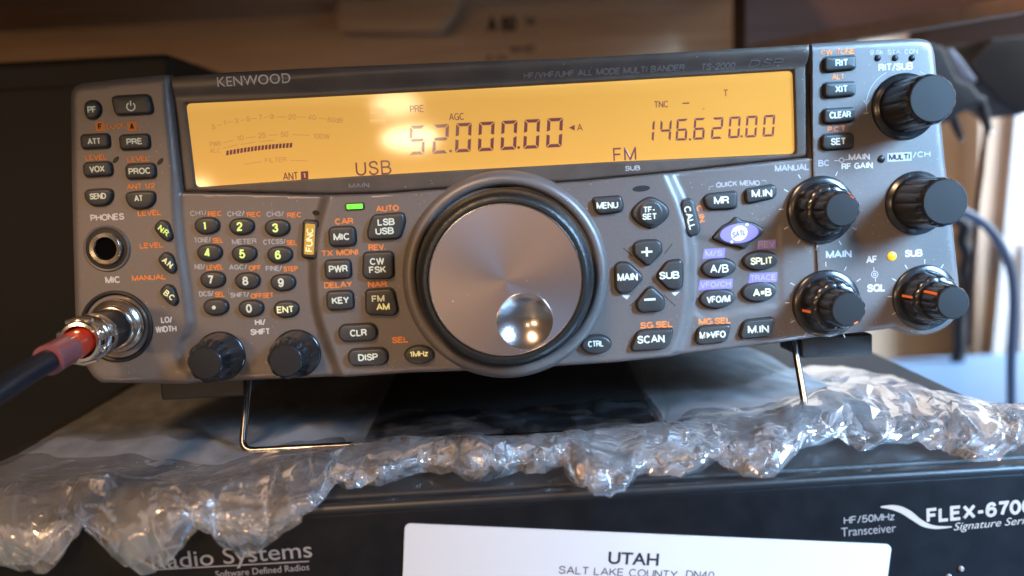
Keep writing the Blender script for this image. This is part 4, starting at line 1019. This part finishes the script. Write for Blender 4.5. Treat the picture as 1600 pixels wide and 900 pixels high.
def knob_double(x, y, skirt, a_out, a_in):
    c = pj(x, y); b = Hs(*c); mb = MB()
    mb.lathe(c, [(skirt, b-1), (skirt, b+.4), (skirt*.97, b+.8), (skirt*.80, b+1.0)], 72, cap=False)
    r = skirt*.80; rows = [0, .6, 1, 1, 1, .6, 0]
    prof = [(r, b+.9), (r*.99, b+2), (r*.97, b+4), (r*.94, b+6), (r*.92, b+7), (r*.86, b+7.8), (r*.70, b+8.0)]
    mb.lathe(c, prof, 140, flute=flute(12, .09, rows), cap=False)
    o = mb.build('outer_knob', M['knob'], radio, sharp=70)
    r2 = r*.68; rows = [0, .8, 1, 1, 1, .7, .2]
    mb = MB(); prof = [(r2*1.05, b+7.6), (r2*1.03, b+9), (r2, b+11), (r2*.97, b+13.5), (r2*.95, b+15), (r2*.90, b+15.9), (r2*.82, b+16.2)]
    mb.lathe(c, prof, 140, flute=flute(12, .12, rows), cap=False)
    o2 = mb.build('inner_knob', M['knob'], radio, sharp=70)
    mb = MB(); mb.lathe(c, [(r2*.86, b+16.0), (r2*.80, b+16.4), (r2*.4, b+16.5), (.05, b+16.5)], 48, cap=False); mb.build('knob_cap', M['cap'], o2)
    def pointer(par, ang, r0, r1, w0, w1, t=.75):
        q = math.radians(ang); d = np.array([math.cos(q), math.sin(q)]); e = np.array([-d[1], d[0]])*t/2
        P0_ = np.array(c)+d*r0; P1_ = np.array(c)+d*r1
        mb = MB(); V = [(*(P0_-e), w0), (*(P0_+e), w0), (*(P1_+e), w1), (*(P1_-e), w1)]
        dd = np.array([*(d*.22), .12]); V += [tuple(np.array(v)-3*dd) for v in V]
        mb.add(V, [(0, 1, 2, 3), (7, 6, 5, 4), (0, 4, 5, 1), (1, 5, 6, 2), (2, 6, 7, 3), (3, 7, 4, 0)]); mb.build('pointer', M['pointer'], par, smooth=False)
    if a_out is not None: pointer(o, a_out, r*1.0, r*.945, b+2, b+7.2)
    if a_in is not None:
        pointer(o2, a_in[0], r2*1.03, r2*(.955 if a_in[1] else .80), b+(9 if a_in[1] else 12.6), b+(15.4 if a_in[1] else 16.6), .75 if a_in[1] else 1.2)
    return o
knob_double(1281, 328, 10.6, None, (52, False))
knob_double(1290, 474, 10.7, 190, (-62, False))
knob_double(1443, 464, 10.3, 172, (148, True))

# ---- tuning dial
dc = pj(790, 430); dcu = np.array(dc)
mb = MB(); mb.lathe(dc, [(33.2, -4), (32.6, 1.2), (31.6, 3.6), (30.4, 4.6), (29.2, 4.7), (28.3, 4.2), (27.9, 3.0), (27.7, -1)], 128, cap=False); mb.build('dial_ring', M['panel'], radio, sharp=60)
mb = MB(); mb.lathe(dc, [(28.6, .8), (26, 1.0)], 96, cap=False); mb.build('dial_gap', M['groove'], radio)
dial_c = pj(788.5, 442, 20.0)
mb = MB()
prof = [(26.9, .8), (26.9, 5), (26.7, 9), (26.3, 14), (25.9, 17), (25.2, 18.6), (24.2, 19.6), (23.3, 19.9), (22.6, 19.8), (22.4, 19.2)]
mb.lathe(dc, prof, 160, cap=False); dial = mb.build('tuning_dial', M['rubber'], radio, sharp=60)
# metal face, object origin on its own axis so that the turning marks run round the centre
R0 = 22.35; dm = pj(820, 502, 20.0)-np.array(dc); RD = 8.1
mb = MB(); n = 128
prof = [(R0, 19.2), (R0, 19.85), (R0-.12, 20.05), (R0-.35, 20.12), (R0-.5, 20.1)]
mb.lathe((0, 0), prof, n, 0, cap=False)
V = []; NR = 6
for k in range(NR+1):
    t = k/NR
    for j in range(n):
        a = 2*math.pi*j/n; po = np.array([(R0-.5)*math.cos(a), (R0-.5)*math.sin(a)]); pi_ = dm+np.array([(RD)*math.cos(a), (RD)*math.sin(a)])
        p = po*(1-t)+pi_*t; V.append((p[0], p[1], 20.1))
mb.add(V, [(k*n+j, k*n+(j+1) % n, (k+1)*n+(j+1) % n, (k+1)*n+j) for k in range(NR) for j in range(n)], 0)
rim = MB(); rim.lathe((0, 0), [(R0+.05, 19.6), (R0+.05, 19.9), (R0-.14, 20.16), (R0-.42, 20.17), (R0-.5, 20.08)], n, cap=False); rm = rim.build('face_rim', M['chrome'], dial, sharp=50); rm.location = Vector((dc[0]*MM, dc[1]*MM, 0))
rim = MB(); rim.lathe((dm[0], dm[1]), [(RD+.22, 20.08), (RD+.14, 20.15), (RD-.02, 20.13), (RD-.1, 19.95)], 64, cap=False); rm = rim.build('dimple_rim', M['nickel'], dial, sharp=50); rm.location = Vector((dc[0]*MM, dc[1]*MM, 0))
face = mb.build('dial_face', M['dial'], dial, sharp=40); face.location = Vector((dc[0]*MM, dc[1]*MM, 0))
mb = MB(); sph = []
for k in range(13):
    t = k/12; r = RD*(1-t); sph.append((r+.0, 20.1-.08*smooth(t*8)-3.1*(1-(r/RD)**2)))
mb.lathe((dm[0], dm[1]), sph[:-1]+[(.05, sph[-1][1])], 64, cap=False); d2 = mb.build('finger_dimple', M['dimple'], dial); d2.location = Vector((dc[0]*MM, dc[1]*MM, 0))

# ---- headphone jack and microphone socket
c = pj(172, 388); b = Hs(*c)
mb = MB(); mb.lathe(c, [(7.2, b-.5), (7.2, b+.3), (6.9, b+.6), (6.5, b+.5), (6.3, b-.2)], 64, cap=False); jk = mb.build('headphone_jack', M['panel'], radio, sharp=50)
mb = MB(); mb.lathe(c, [(6.35, b+.25), (5.0, b+.30)], 64, cap=False); mb.build('gap', M['groove'], jk)
mb = MB(); mb.lathe(c, [(5.0, b+.2), (5.0, b+1.4), (4.7, b+1.7), (3.6, b+1.5), (3.3, b+.9)], 64, cap=False); mb.build('metal_collar', M['nickel'], jk, sharp=50)
mb = MB(); mb.lathe(c, [(3.4, b+.9), (3.3, b+.6), (.05, b+.6)], 48, cap=False); mb.build('hole_disc', M['void'], jk)  # shallow disc; the darkness of the depth is in its colour
sc = pj(187, 509); b = Hs(*sc)
mb = MB(); mb.lathe(sc, [(11.4, b-.6), (11.3, b+.5), (10.9, b+.8), (10.3, b+.7), (9.8, b-.1), (6, b-.1)], 72, cap=False); sk = mb.build('microphone_socket', M['groove'], radio, sharp=50)

# ================================================================== MICROPHONE PLUG AND CABLE
def P3(x, y, w): u, v = pj(x, y, w); return FP.o+FP.u*u+FP.v*v+FP.n*w
plug = root('microphone_plug', 'silver microphone plug with red sleeve and dark cable, in the front socket', 'cable', loc=P3(187, 509, 1))
po = P3(187, 509, 1)
path = [P3(*a)-po for a in ((187, 507, 1.8), (172, 512, 8), (152, 520, 17), (128, 533, 26), (95, 552, 38), (60, 572, 48), (20, 597, 58), (-30, 630, 68), (-110, 690, 82))]
def seg_axis(i, j): return path[i], path[j]-path[i]
ax = path[3]-path[0]; ax /= np.linalg.norm(ax); L = np.linalg.norm(path[3]-path[0])
def alat(name, prof, mt, n=72, par=plug, sharp=40, fl=None):
    mb = MB(); mb.lathe(path[0], prof, n, axis=ax, cap=False, flute=fl); return mb.build(name, M[mt], par, sharp=sharp)
alat('coupling_ring', [(7.2, -1.5), (8.0, -.5), (8.4, .8), (8.4, 2.4), (8.0, 3.3), (7.2, 3.7), (6.9, 4.1), (6.9, 5.4), (6.4, 6.0), (5.9, 6.1)], 'nickel')
alat('plug_body', [(6.1, 5.5), (6.2, 9), (6.1, 13), (6.0, 16.5)], 'knob')
alat('plug_shell', [(5.9, 15.6), (6.5, 15.8), (6.7, 16.6), (6.7, 19.4), (6.2, 20.4), (5.7, 20.8), (5.6, 22.2), (6.0, 22.5), (6.0, 25.4), (5.6, 25.9), (4.8, 26.0), (4.6, 25.2), (4.2, 23.5)], 'chrome')
e1 = np.cross([0, 0, 1.0], ax); e1 /= np.linalg.norm(e1); e2 = np.cross(ax, e1)
for ang in (20, 160, 205, 335):                          # cable clamp screws and lugs
    q = math.radians(ang); d = e1*math.cos(q)+e2*math.sin(q); cpt = path[0]+ax*24.0+d*5.7
    mb = MB(); mb.lathe(cpt, [(1.25, -.4), (1.25, .9), (.9, 1.3), (.05, 1.35)], 20, axis=d, cap=False)
    mb.build('clamp_screw', M['chrome'], plug, sharp=50)
for ang in (90, 270):
    q = math.radians(ang); d = e1*math.cos(q)+e2*math.sin(q); t_ = e1*-math.sin(q)+e2*math.cos(q)
    mb = MB(); mb.tube([path[0]+ax*24.2+d*5.6-t_*3.6, path[0]+ax*24.2+d*6.3, path[0]+ax*24.2+d*5.6+t_*3.6], [.8, 1.0, .8], 10); mb.build('clamp_bar', M['chrome'], plug)
cab = catmull(path[2:], 10)
ks = [i for i in range(len(cab))]
def arcpart(a, b): return cab[a:b]
i0 = 7
mb = MB(); mb.tube(cab[i0:i0+12], [4.0, 4.05, 4.05, 4.0, 4.0, 4.0, 3.95, 4.0, 3.95, 3.95, 3.95, 3.9], 24); mb.build('red_sleeve', M['red'], plug)
mb = MB(); mb.tube(cab[i0+10:i0+20], [4.05, 4.1, 4.1, 4.05, 4.05, 4.1, 4.1, 4.15, 4.2, 4.1], 24); mb.build('clear_sleeve', M['clear'], plug)
mb = MB(); mb.tube(cab[i0+12:], [3.0]*len(cab[i0+12:]), 24); mb.build('cable', M['cable'], plug)

# ================================================================== BUBBLE WRAP
CREST = [(-60, 742), (0, 748), (90, 752), (150, 748), (230, 765), (290, 770), (340, 752), (400, 728), (470, 712), (520, 702), (570, 694), (610, 686), (700, 686), (800, 681), (900, 672), (1000, 665), (1060, 662), (1100, 656), (1150, 650), (1200, 646), (1235, 634), (1262, 622), (1310, 610), (1350, 606), (1420, 603), (1470, 609), (1500, 615), (1540, 626), (1560, 631), (1600, 634), (1640, 640)]
LOWER = [(-60, 870), (0, 884), (40, 895), (75, 896), (95, 872), (112, 845), (130, 822), (165, 836), (180, 858), (195, 880), (218, 899), (236, 900), (262, 878), (290, 852), (312, 822), (330, 835), (350, 845), (362, 862), (385, 872), (404, 862), (440, 836), (478, 806), (508, 780), (519, 750), (535, 764), (552, 768), (566, 758), (590, 762), (625, 752), (655, 742), (668, 735), (690, 742), (712, 736), (722, 748), (745, 755), (775, 747), (815, 737), (850, 741), (882, 730), (890, 716), (905, 745), (920, 768), (932, 775), (958, 778), (985, 760), (1000, 738), (1040, 744), (1075, 742), (1105, 733), (1122, 716), (1140, 734), (1165, 744), (1205, 749), (1220, 738), (1240, 712), (1256, 700), (1290, 694), (1305, 680), (1322, 692), (1348, 710), (1365, 698), (1400, 693), (1452, 692), (1470, 704), (1500, 716), (1530, 721), (1566, 720), (1582, 700), (1596, 664), (1640, 660)]
CREASE = [-70, 20, 125, 180, 316, 352, 430, 519, 566, 668, 716, 800, 886, 1000, 1122, 1240, 1307, 1365, 1460, 1545, 1640]
def build_wrap():
    wrap = root('bubble_wrap', 'crumpled clear bubble wrap spread between the two radios, its torn edge drooping at the front', 'packaging', loc=(0, 0, 0))
    CUT = []
    cx_, cy_ = zip(*CREST); lx_, ly_ = zip(*LOWER)
    for layer in range(3):
        NS, NT, NBK = ((150, 9, 46), (820, 74, 46), (820, 74, 46))[layer]
        rf = np.random.default_rng(5+layer); FOLDS = []
        for lam, am, n_ in ((38, 3.2, 3), (21, 1.3, 3), (11, .2, 2)):
            for _ in range(n_):
                v_ = rf.normal(size=3)*np.array([1.0, .7, .7]); v_ /= np.linalg.norm(v_); FOLDS.append((*v_, lam*rf.uniform(.8, 1.25), am*rf.uniform(.6, 1.1), rf.uniform(0, 1)))
        Xs = np.linspace(-58, (1597, 1575, 1586)[layer], NS)
        V = np.zeros((NS, NBK+NT, 3)); CR = np.zeros((NS, NBK+NT)); amp = np.zeros((NS, NBK+NT))
        rg = np.random.default_rng(11+layer)
        off = Vector((0, 0, 37.0*layer)); CUT.clear()
        for i, X in enumerate(Xs):
            yc = np.interp(X, cx_, cy_)+(6 if layer else 0)+1.2*noise.noise(Vector((X*.06, layer*9, 0)))
            yl = np.interp(X+(0, 22, -16)[layer], lx_, ly_)-(0, 12, 22)[layer]*(1+1.1*noise.noise(Vector((X*.021, 5, layer*3.0))))+5*noise.noise(Vector((X*.07, 3, layer*4.0)))+2.5*noise.noise(Vector((X*.22, 7, layer*4.0)))
            zc = 8.0+2.5*noise.noise(Vector((X*.010, 1.5, 0)))-(2.0 if layer else 0)
            if X < 520: zc = 4.2+1.5*noise.noise(Vector((X*.010, 1.5, 0)))+max(0, (X-400)/120)*3
            pc = at_z(X, yc, zc)
            edge = 822-.0600*X
            if yl > edge-2: pl = at_y(X, yl, -54.5-1.5*math.sin(X*.03))
            else: pl = at_z(X, yl, 1.6); pl[1] = max(pl[1], -60)
            j = np.searchsorted(CREASE, X)-1; c0_, c1_ = CREASE[j], CREASE[j+1]; f = (X-c0_)/(c1_-c0_); lobe = math.sin(math.pi*f)**.7
            ctrl = np.array([(pc[0]+pl[0])/2, min(pl[1], pc[1]-8)-2-1.4*lobe+(0, 1.8, -1.4)[layer], pc[2]+1.2+.5*lobe+(0, -1, 1)[layer]])
            if yl > edge-2: ctrl[1] = min(ctrl[1], -57-3*lobe); ctrl[2] = max(4.0, pc[2])+1.5*lobe
            foot_y = pc[1]+9+3*noise.noise(Vector((X*.02, 8, 0)))
            back = float(np.interp(X, (-60, 505, 552, 1040, 1105, 1240, 1330), (262, 262, foot_y+5, foot_y+5, 262, 240, foot_y+10))); back = max(back, foot_y+5); CUT.append(back < foot_y+16)
            if layer: back = foot_y+40
            for k in range(NBK):
                t = k/(NBK-1); y = back+(foot_y-back)*(t**.55)
                z = 1.6-.5*layer
                s = smooth(np.array([(y-foot_y)/14.0]))[0]; z += (1-s)*(pc[2]*.35)
                hx, hy = pc[0]/10.5, y/9.1
                r = hx-round(hx-.5*(round(hy) % 2))-.5*(round(hy) % 2); q = hy-round(hy)
                z += (.35*max(0, 1-(r*r+q*q)*5)+.9*noise.noise(Vector((pc[0]*.03, y*.03, 2+layer))))*min(1, s+.15)*.9
                V[i, k] = (pc[0]+2*noise.noise(Vector((pc[0]*.03, y*.03, 9))), y, max(z, .35+.2*layer))
                amp[i, k] = 0
                fade = float(np.interp(X+40*noise.noise(Vector((pc[0]*.05, y*.04, 4))), (-60, 400, 540, 1055, 1190, 1600), (0, 0, .40, .40, 0, 0)))
                rn = noise.noise(Vector((pc[0]*.045, y*.03, 6+layer))); rn2 = noise.noise(Vector((pc[0]*.10, y*.07, 16+layer)))
                CR[i, k] = -fade+(.22*math.exp(-(rn/.035)**2)+.14*math.exp(-(rn2/.05)**2)+.16*noise.noise(Vector((pc[0]*.03, y*.03, 26))))*(1-fade*2.2)
            for k in range(NT):
                t = (k+1)/NT
                if t < .22:
                    tt = t/.22; p = V[i, NBK-1]*(1-tt)+pc*tt; p[2] = V[i, NBK-1, 2]+(pc[2]-V[i, NBK-1, 2])*math.sin(tt*math.pi/2)
                else:
                    tt = (t-.22)/.78; p = (1-tt)**2*pc+2*tt*(1-tt)*ctrl+tt*tt*pl
                V[i, NBK+k] = p; amp[i, NBK+k] = min(1, t*4)*(1-.55*max(0, t-.8)/.2)*(.45+.55*min(1, f*(1-f)*8))
        # crumple along the local normal: folded, faceted noise
        du = np.gradient(V, axis=0); dv = np.gradient(V, axis=1); nrm = np.cross(du, dv); nrm /= np.linalg.norm(nrm, axis=2)[..., None]+1e-9
        nrm *= np.sign(-nrm[..., 1:2]*.8+nrm[..., 2:3]+1e-6)
        for i in range(NS):
            for k in range(NBK, NBK+NT):
                a = amp[i, k]
                if a <= 0: continue
                p = V[i, k]
                q = np.array([p[0], p[1]*.9-p[2]*.25, p[2]*.9])
                wv_ = noise.noise_vector(Vector((p[0]*.045, p[1]*.05, p[2]*.05))+off); q = q+np.array(wv_)*3.2
                d = 0.0; cz = 0.0
                for (dx, dy, dz, lam, am, ph) in FOLDS:
                    x_ = (q[0]*dx+q[1]*dy+q[2]*dz)/lam+ph; fr_ = x_ % 1.0; d += am*(abs(fr_*2-1)-.5); ds_ = min(fr_, 1-fr_, abs(fr_-.5))*lam; cz += min(1, am*.9)*math.exp(-(ds_/.28)**2)
                lo = noise.noise(Vector((p[0]*.05, p[1]*.05, p[2]*.05+3.0*layer)))
                md = .25+.8*max(0, lo+.35); d = (d*md+1.5*lo)*(1-.8*max(0, ((k-NBK)/NT-.5)/.5)); CR[i, k] = min(1, cz*md*.8)
                V[i, k] += nrm[i, k]*a*d
                if layer == 0: V[i, k] += rg.normal(size=3)*np.array([.9, .7, .42])*a; CR[i, k] = max(0, rg.normal()*.30-.05)
        V[..., 2] = np.where(V[..., 1] > -47, np.maximum(V[..., 2], .4), V[..., 2])
        V[..., 1] = np.where(V[..., 2] < .3, np.minimum(V[..., 1], -52.3), V[..., 1])
        NW = NBK+NT
        F = [(i*NW+k, (i+1)*NW+k, (i+1)*NW+k+1, i*NW+k+1) for i in range(NS-1) for k in range(NW-1)]
        mi = [(1 if CUT[i] else 0) if k < NBK-6 else (2 if (layer > 0 and k > NW-3) or (layer > 0 and k > NBK+14 and min(abs(Xs[i]+26*(k-NBK)/NT-13+9*noise.noise(Vector((Xs[i]*.02, k*.06, layer*7)))-c_) for c_ in CREASE) < 1.2) else 1) for i in range(NS-1) for k in range(NW-1)]
        if layer == 0:
            F3, m3 = [], []
            for f_, m_ in zip(F, mi):
                if m_ == 0: F3.append(f_); m3.append(m_)
                else:
                    a_, b_, c_, d_ = f_
                    F3 += [(a_, b_, c_), (a_, c_, d_)] if rg.random() < .5 else [(a_, b_, d_), (b_, c_, d_)]; m3 += [m_, m_]
            F, mi = F3, m3
        fs = mk('film_sheet', V.reshape(-1, 3), F, [M['filmflat'], M['film'], M['filmedge']], wrap, smooth=True, midx=mi)
        if layer == 0: fs.data.polygons.foreach_set('use_smooth', [m_ == 0 or rg.random() < .78 for m_ in mi])
        fs.data.attributes.new('crease', 'FLOAT', 'POINT').data.foreach_set('value', CR.ravel())
build_wrap()

# ================================================================== BACKGROUND
def prism(mb, px, y0, y1, mi=0):
    """outline seen at photo pixels px, standing at depth y0 and running straight back to y1."""
    P = [at_y(x, y, y0) for x, y in px]; n = len(P)
    mb.add([tuple(p) for p in P]+[(p[0], y1, p[2]) for p in P], [tuple(range(n)), tuple(range(2*n-1, n-1, -1))]+[(i, n+i, n+(i+1) % n, (i+1) % n) for i in range(n)], mi)
shelf = root('wooden_shelf', 'brown wooden hutch shelf standing behind and above the amber display radio', 'shelf', loc=(0, 330, -112))
def shpart(mb, name, mt, par=shelf, smooth=False, sharp=40):
    V = [(a, b-330, c+112) for a, b, c in mb.V]; return mk(name, V, mb.F, M[mt], par, smooth, mb.M, sharp)
YB = 345
a = at_y(-260, 22, YB); b = at_y(1166, 22, YB)
mb = MB(); mb.box(-640, b[0], YB, YB+18, -112, 204, 0, 1); bp_ = shpart(mb, 'back_panel', 'wood')
mb = MB(); mb.box(-640, b[0]+4, -125, YB+30, 206.5, 226, 0, 1); shpart(mb, 'shelf_board', 'wood')
mb = MB(); prism(mb, [(527, -30), (527, 45), (535, 48), (676, 48), (688, 43), (712, 12), (716, -30)], YB-26, YB-1); shpart(mb, 'corner_block', 'wood')
FB = Frame((0, YB, 0), (1, 0, 0), (0, 0, 1))
def stamp(t, x, y, h, w, **k):
    c = FB.proj(x, y); kk = FB.k(x, y); st, wd = lay(t); H = h*kk; mb = MB(); sx = w*kk/max(wd, .01)
    for s in st: ribbon(mb, [(c[0]+(p-wd/2)*sx, c[1]+(q-.5)*H) for p, q in s], H*.24, .1, lambda a_, b_, z: (a_, YB-.15-z, b_))
    shpart(mb, 'stamp_mark', 'stamp', bp_)
stamp('A 60', 784, 38, 19, 42); stamp('X', 829, 33, 13, 15); stamp('I', 829, 46, 5, 0); stamp('- -', 828, 51, 6, 22)
stamp('WHD', 816, 77, 9, 38); stamp('8 00', 776, 90, 7, 30)
# side upright and the boards at the right end
mb = MB(); prism(mb, [(1165, -60), (1165, 110), (1240, 110), (1400, 40), (1640, -5), (1640, -60)], 300, 330); shpart(mb, 'side_panel', 'wooddark')
def beam(mb, A0, A1, B0, B1, ya, yb, th):
    P = [at_y(*A0, ya), at_y(*A1, ya), at_y(*B1, yb), at_y(*B0, yb)]
    mb.add([tuple(p) for p in P]+[(p[0], p[1]+th, p[2]) for p in P], [(0, 1, 2, 3), (7, 6, 5, 4), (0, 4, 5, 1), (1, 5, 6, 2), (2, 6, 7, 3), (3, 7, 4, 0)])
mb = MB(); beam(mb, (1180, 68), (1180, 88), (1620, -12), (1620, 14), 285, 120, 14); shpart(mb, 'front_rail', 'woodmid')
mb = MB(); prism(mb, [(1450, 20), (1447, 72), (1500, 69), (1660, 62), (1660, -20), (1500, 0)], 345, 372); shpart(mb, 'end_board', 'wooddark')

case_ = root('equipment_case', 'plain black equipment case in the dark at left, behind the radios', 'case', loc=(-500, 300, -112))
tr = at_y(264, 82, 165)
mb = MB(); mb.box(tr[0]-360-(-500), tr[0]-(-500), 165-300, 335-300, 0, tr[2]+112, 0, 4); mb.build('cabinet', M['boxblack'], case_, sharp=50)
mb = MB(); mb.box(tr[0]-340+500, tr[0]-14+500, 163.2-300, 165.2-300, 16, tr[2]+112-14, 0, 1); mb.build('front_plate', M['boxblack'], case_, sharp=50)

wall = root('room_wall', 'cream painted wall at the far right beyond the shelf', 'wall', loc=(600, 760, -700))
mb = MB(); mb.box(-1000, 1500, 0, 30, 0, 1800, 0); mb.build('plaster', M['wall'], wall, smooth=False)
door = root('panel_door', 'tan door with a pale edge strip at the far right by the cream wall', 'door', loc=at_y(1540, 900, 700))
dl = np.array(at_y(1540, 900, 700))
def dpart(px, y0, y1, name, mt):
    mb = MB(); prism(mb, px, y0, y1); V = [tuple(np.array(v)-dl) for v in mb.V]; return mk(name, V, mb.F, M[mt], door, smooth=False)
dpart([(1536, -100), (1522, 760), (2000, 760), (2000, -100)], 700, 735, 'door_leaf', 'door')
dpart([(1600, 60), (1538, 700), (1556, 700), (1614, 60)], 690, 699, 'edge_strip', 'trim')
dpart([(1602, 380), (1590, 700), (1640, 700), (1640, 380)], 690, 699, 'frame_strip', 'trim')
dpart([(1572, 480), (1569, 700), (1582, 700), (1586, 480)], 694, 699.5, 'hinge_gap', 'foam')

hs = root('headset', 'black padded headset with loose plugs hanging under the shelf at the right', 'headset', loc=at_y(1520, 130, 260))
hl = np.array(at_y(1520, 130, 260))
import bmesh
def cushion(px, y0, th, name, mt, bev=9):
    P = [at_y(x, y, y0) for x, y in px]
    bm = bmesh.new(); vs = [bm.verts.new(p) for p in P]; bm.faces.new(vs)
    r = bmesh.ops.extrude_face_region(bm, geom=bm.faces[:]); 
    for v in [g for g in r['geom'] if isinstance(g, bmesh.types.BMVert)]: v.co.y += th
    bmesh.ops.recalc_face_normals(bm, faces=bm.faces[:])
    bmesh.ops.bevel(bm, geom=[e for e in bm.edges], offset=bev, segments=4, profile=.5, affect='EDGES', clamp_overlap=True)
    bm.verts.index_update(); V = [tuple(np.array(v.co)-hl) for v in bm.verts]; F = [tuple(v.index for v in f.verts) for f in bm.faces]; bm.free()
    return mk(name, V, F, M[mt], hs, True, None, 60)
cushion([(1440, 60), (1478, 72), (1487, 96), (1500, 122), (1522, 130), (1532, 146), (1551, 154), (1536, 164), (1508, 174), (1484, 192), (1440, 190)], 260, 45, 'ear_cushion', 'foam', 4)
cushion([(1549, 60), (1514, 101), (1530, 122), (1534, 132), (1549, 143), (1562, 160), (1592, 181), (1640, 165), (1640, 50)], 280, 45, 'ear_cushion', 'foam', 4)
cushion([(1479, 78), (1487, 74), (1502, 90), (1512, 104), (1528, 126), (1522, 130), (1501, 122), (1490, 102)], 275, 14, 'hinge_arm', 'hinge', 2)
def hpl(a, b, r, name, tip):
    A, B = np.array(at_y(*a, 270))-hl, np.array(at_y(*b, 270))-hl
    mb = MB(); mb.tube([A, A*.5+B*.5, A*.12+B*.88, B], [r, r, r*.75, r*.5], 14); o = mb.build(name, M['foam'], hs)
    mb = MB(); mb.tube([A*.12+B*.88, B+(B-A)*.12], [r*.45, r*.45], 12); mb.build('plug_tip', M[tip], o)
hpl((1488, 182), (1502, 218), 2.6, 'plug', 'steel'); hpl((1530, 152), (1545, 205), 3.3, 'plug', 'chrome')
A = [np.array(at_y(*p, 275))-hl for p in ((1541, 200), (1537, 235), (1533, 275), (1527, 320), (1524, 380), (1518, 450), (1514, 540))]
mb = MB(); mb.tube(catmull(A, 6), 1.7, 10); mb.build('cable_shadow', M['wooddark'], hs)  # brown tube standing in for a cable's shadow

def cable(name, label, px, y, r, mt):
    P = catmull([at_y(a, b, y) for a, b in px], 8); o0 = P[-1]
    mb = MB(); mb.tube([p-o0 for p in P], r, 16); o = mb.build(name, M[mt], None); o.location = Vector(o0)*MM; return tag(o, label, 'cable')
cable('grey_cable', 'thick blue grey cable arching down beside the radio at right, before the door', [(1440, 322), (1480, 322), (1508, 332), (1540, 352), (1565, 385), (1580, 425), (1584, 470), (1582, 520), (1580, 575), (1580, 640), (1580, 714)], 265, 3.0, 'greyjacket')
cable('black_cable', 'thin black looped cable in the gap between radio edge and blue grey cable', [(1480, 335), (1508, 352), (1504, 375), (1512, 400), (1508, 425), (1512, 445), (1503, 480), (1499, 510), (1500, 540), (1497, 558), (1495, 567)], 480, 6.0, 'foam')
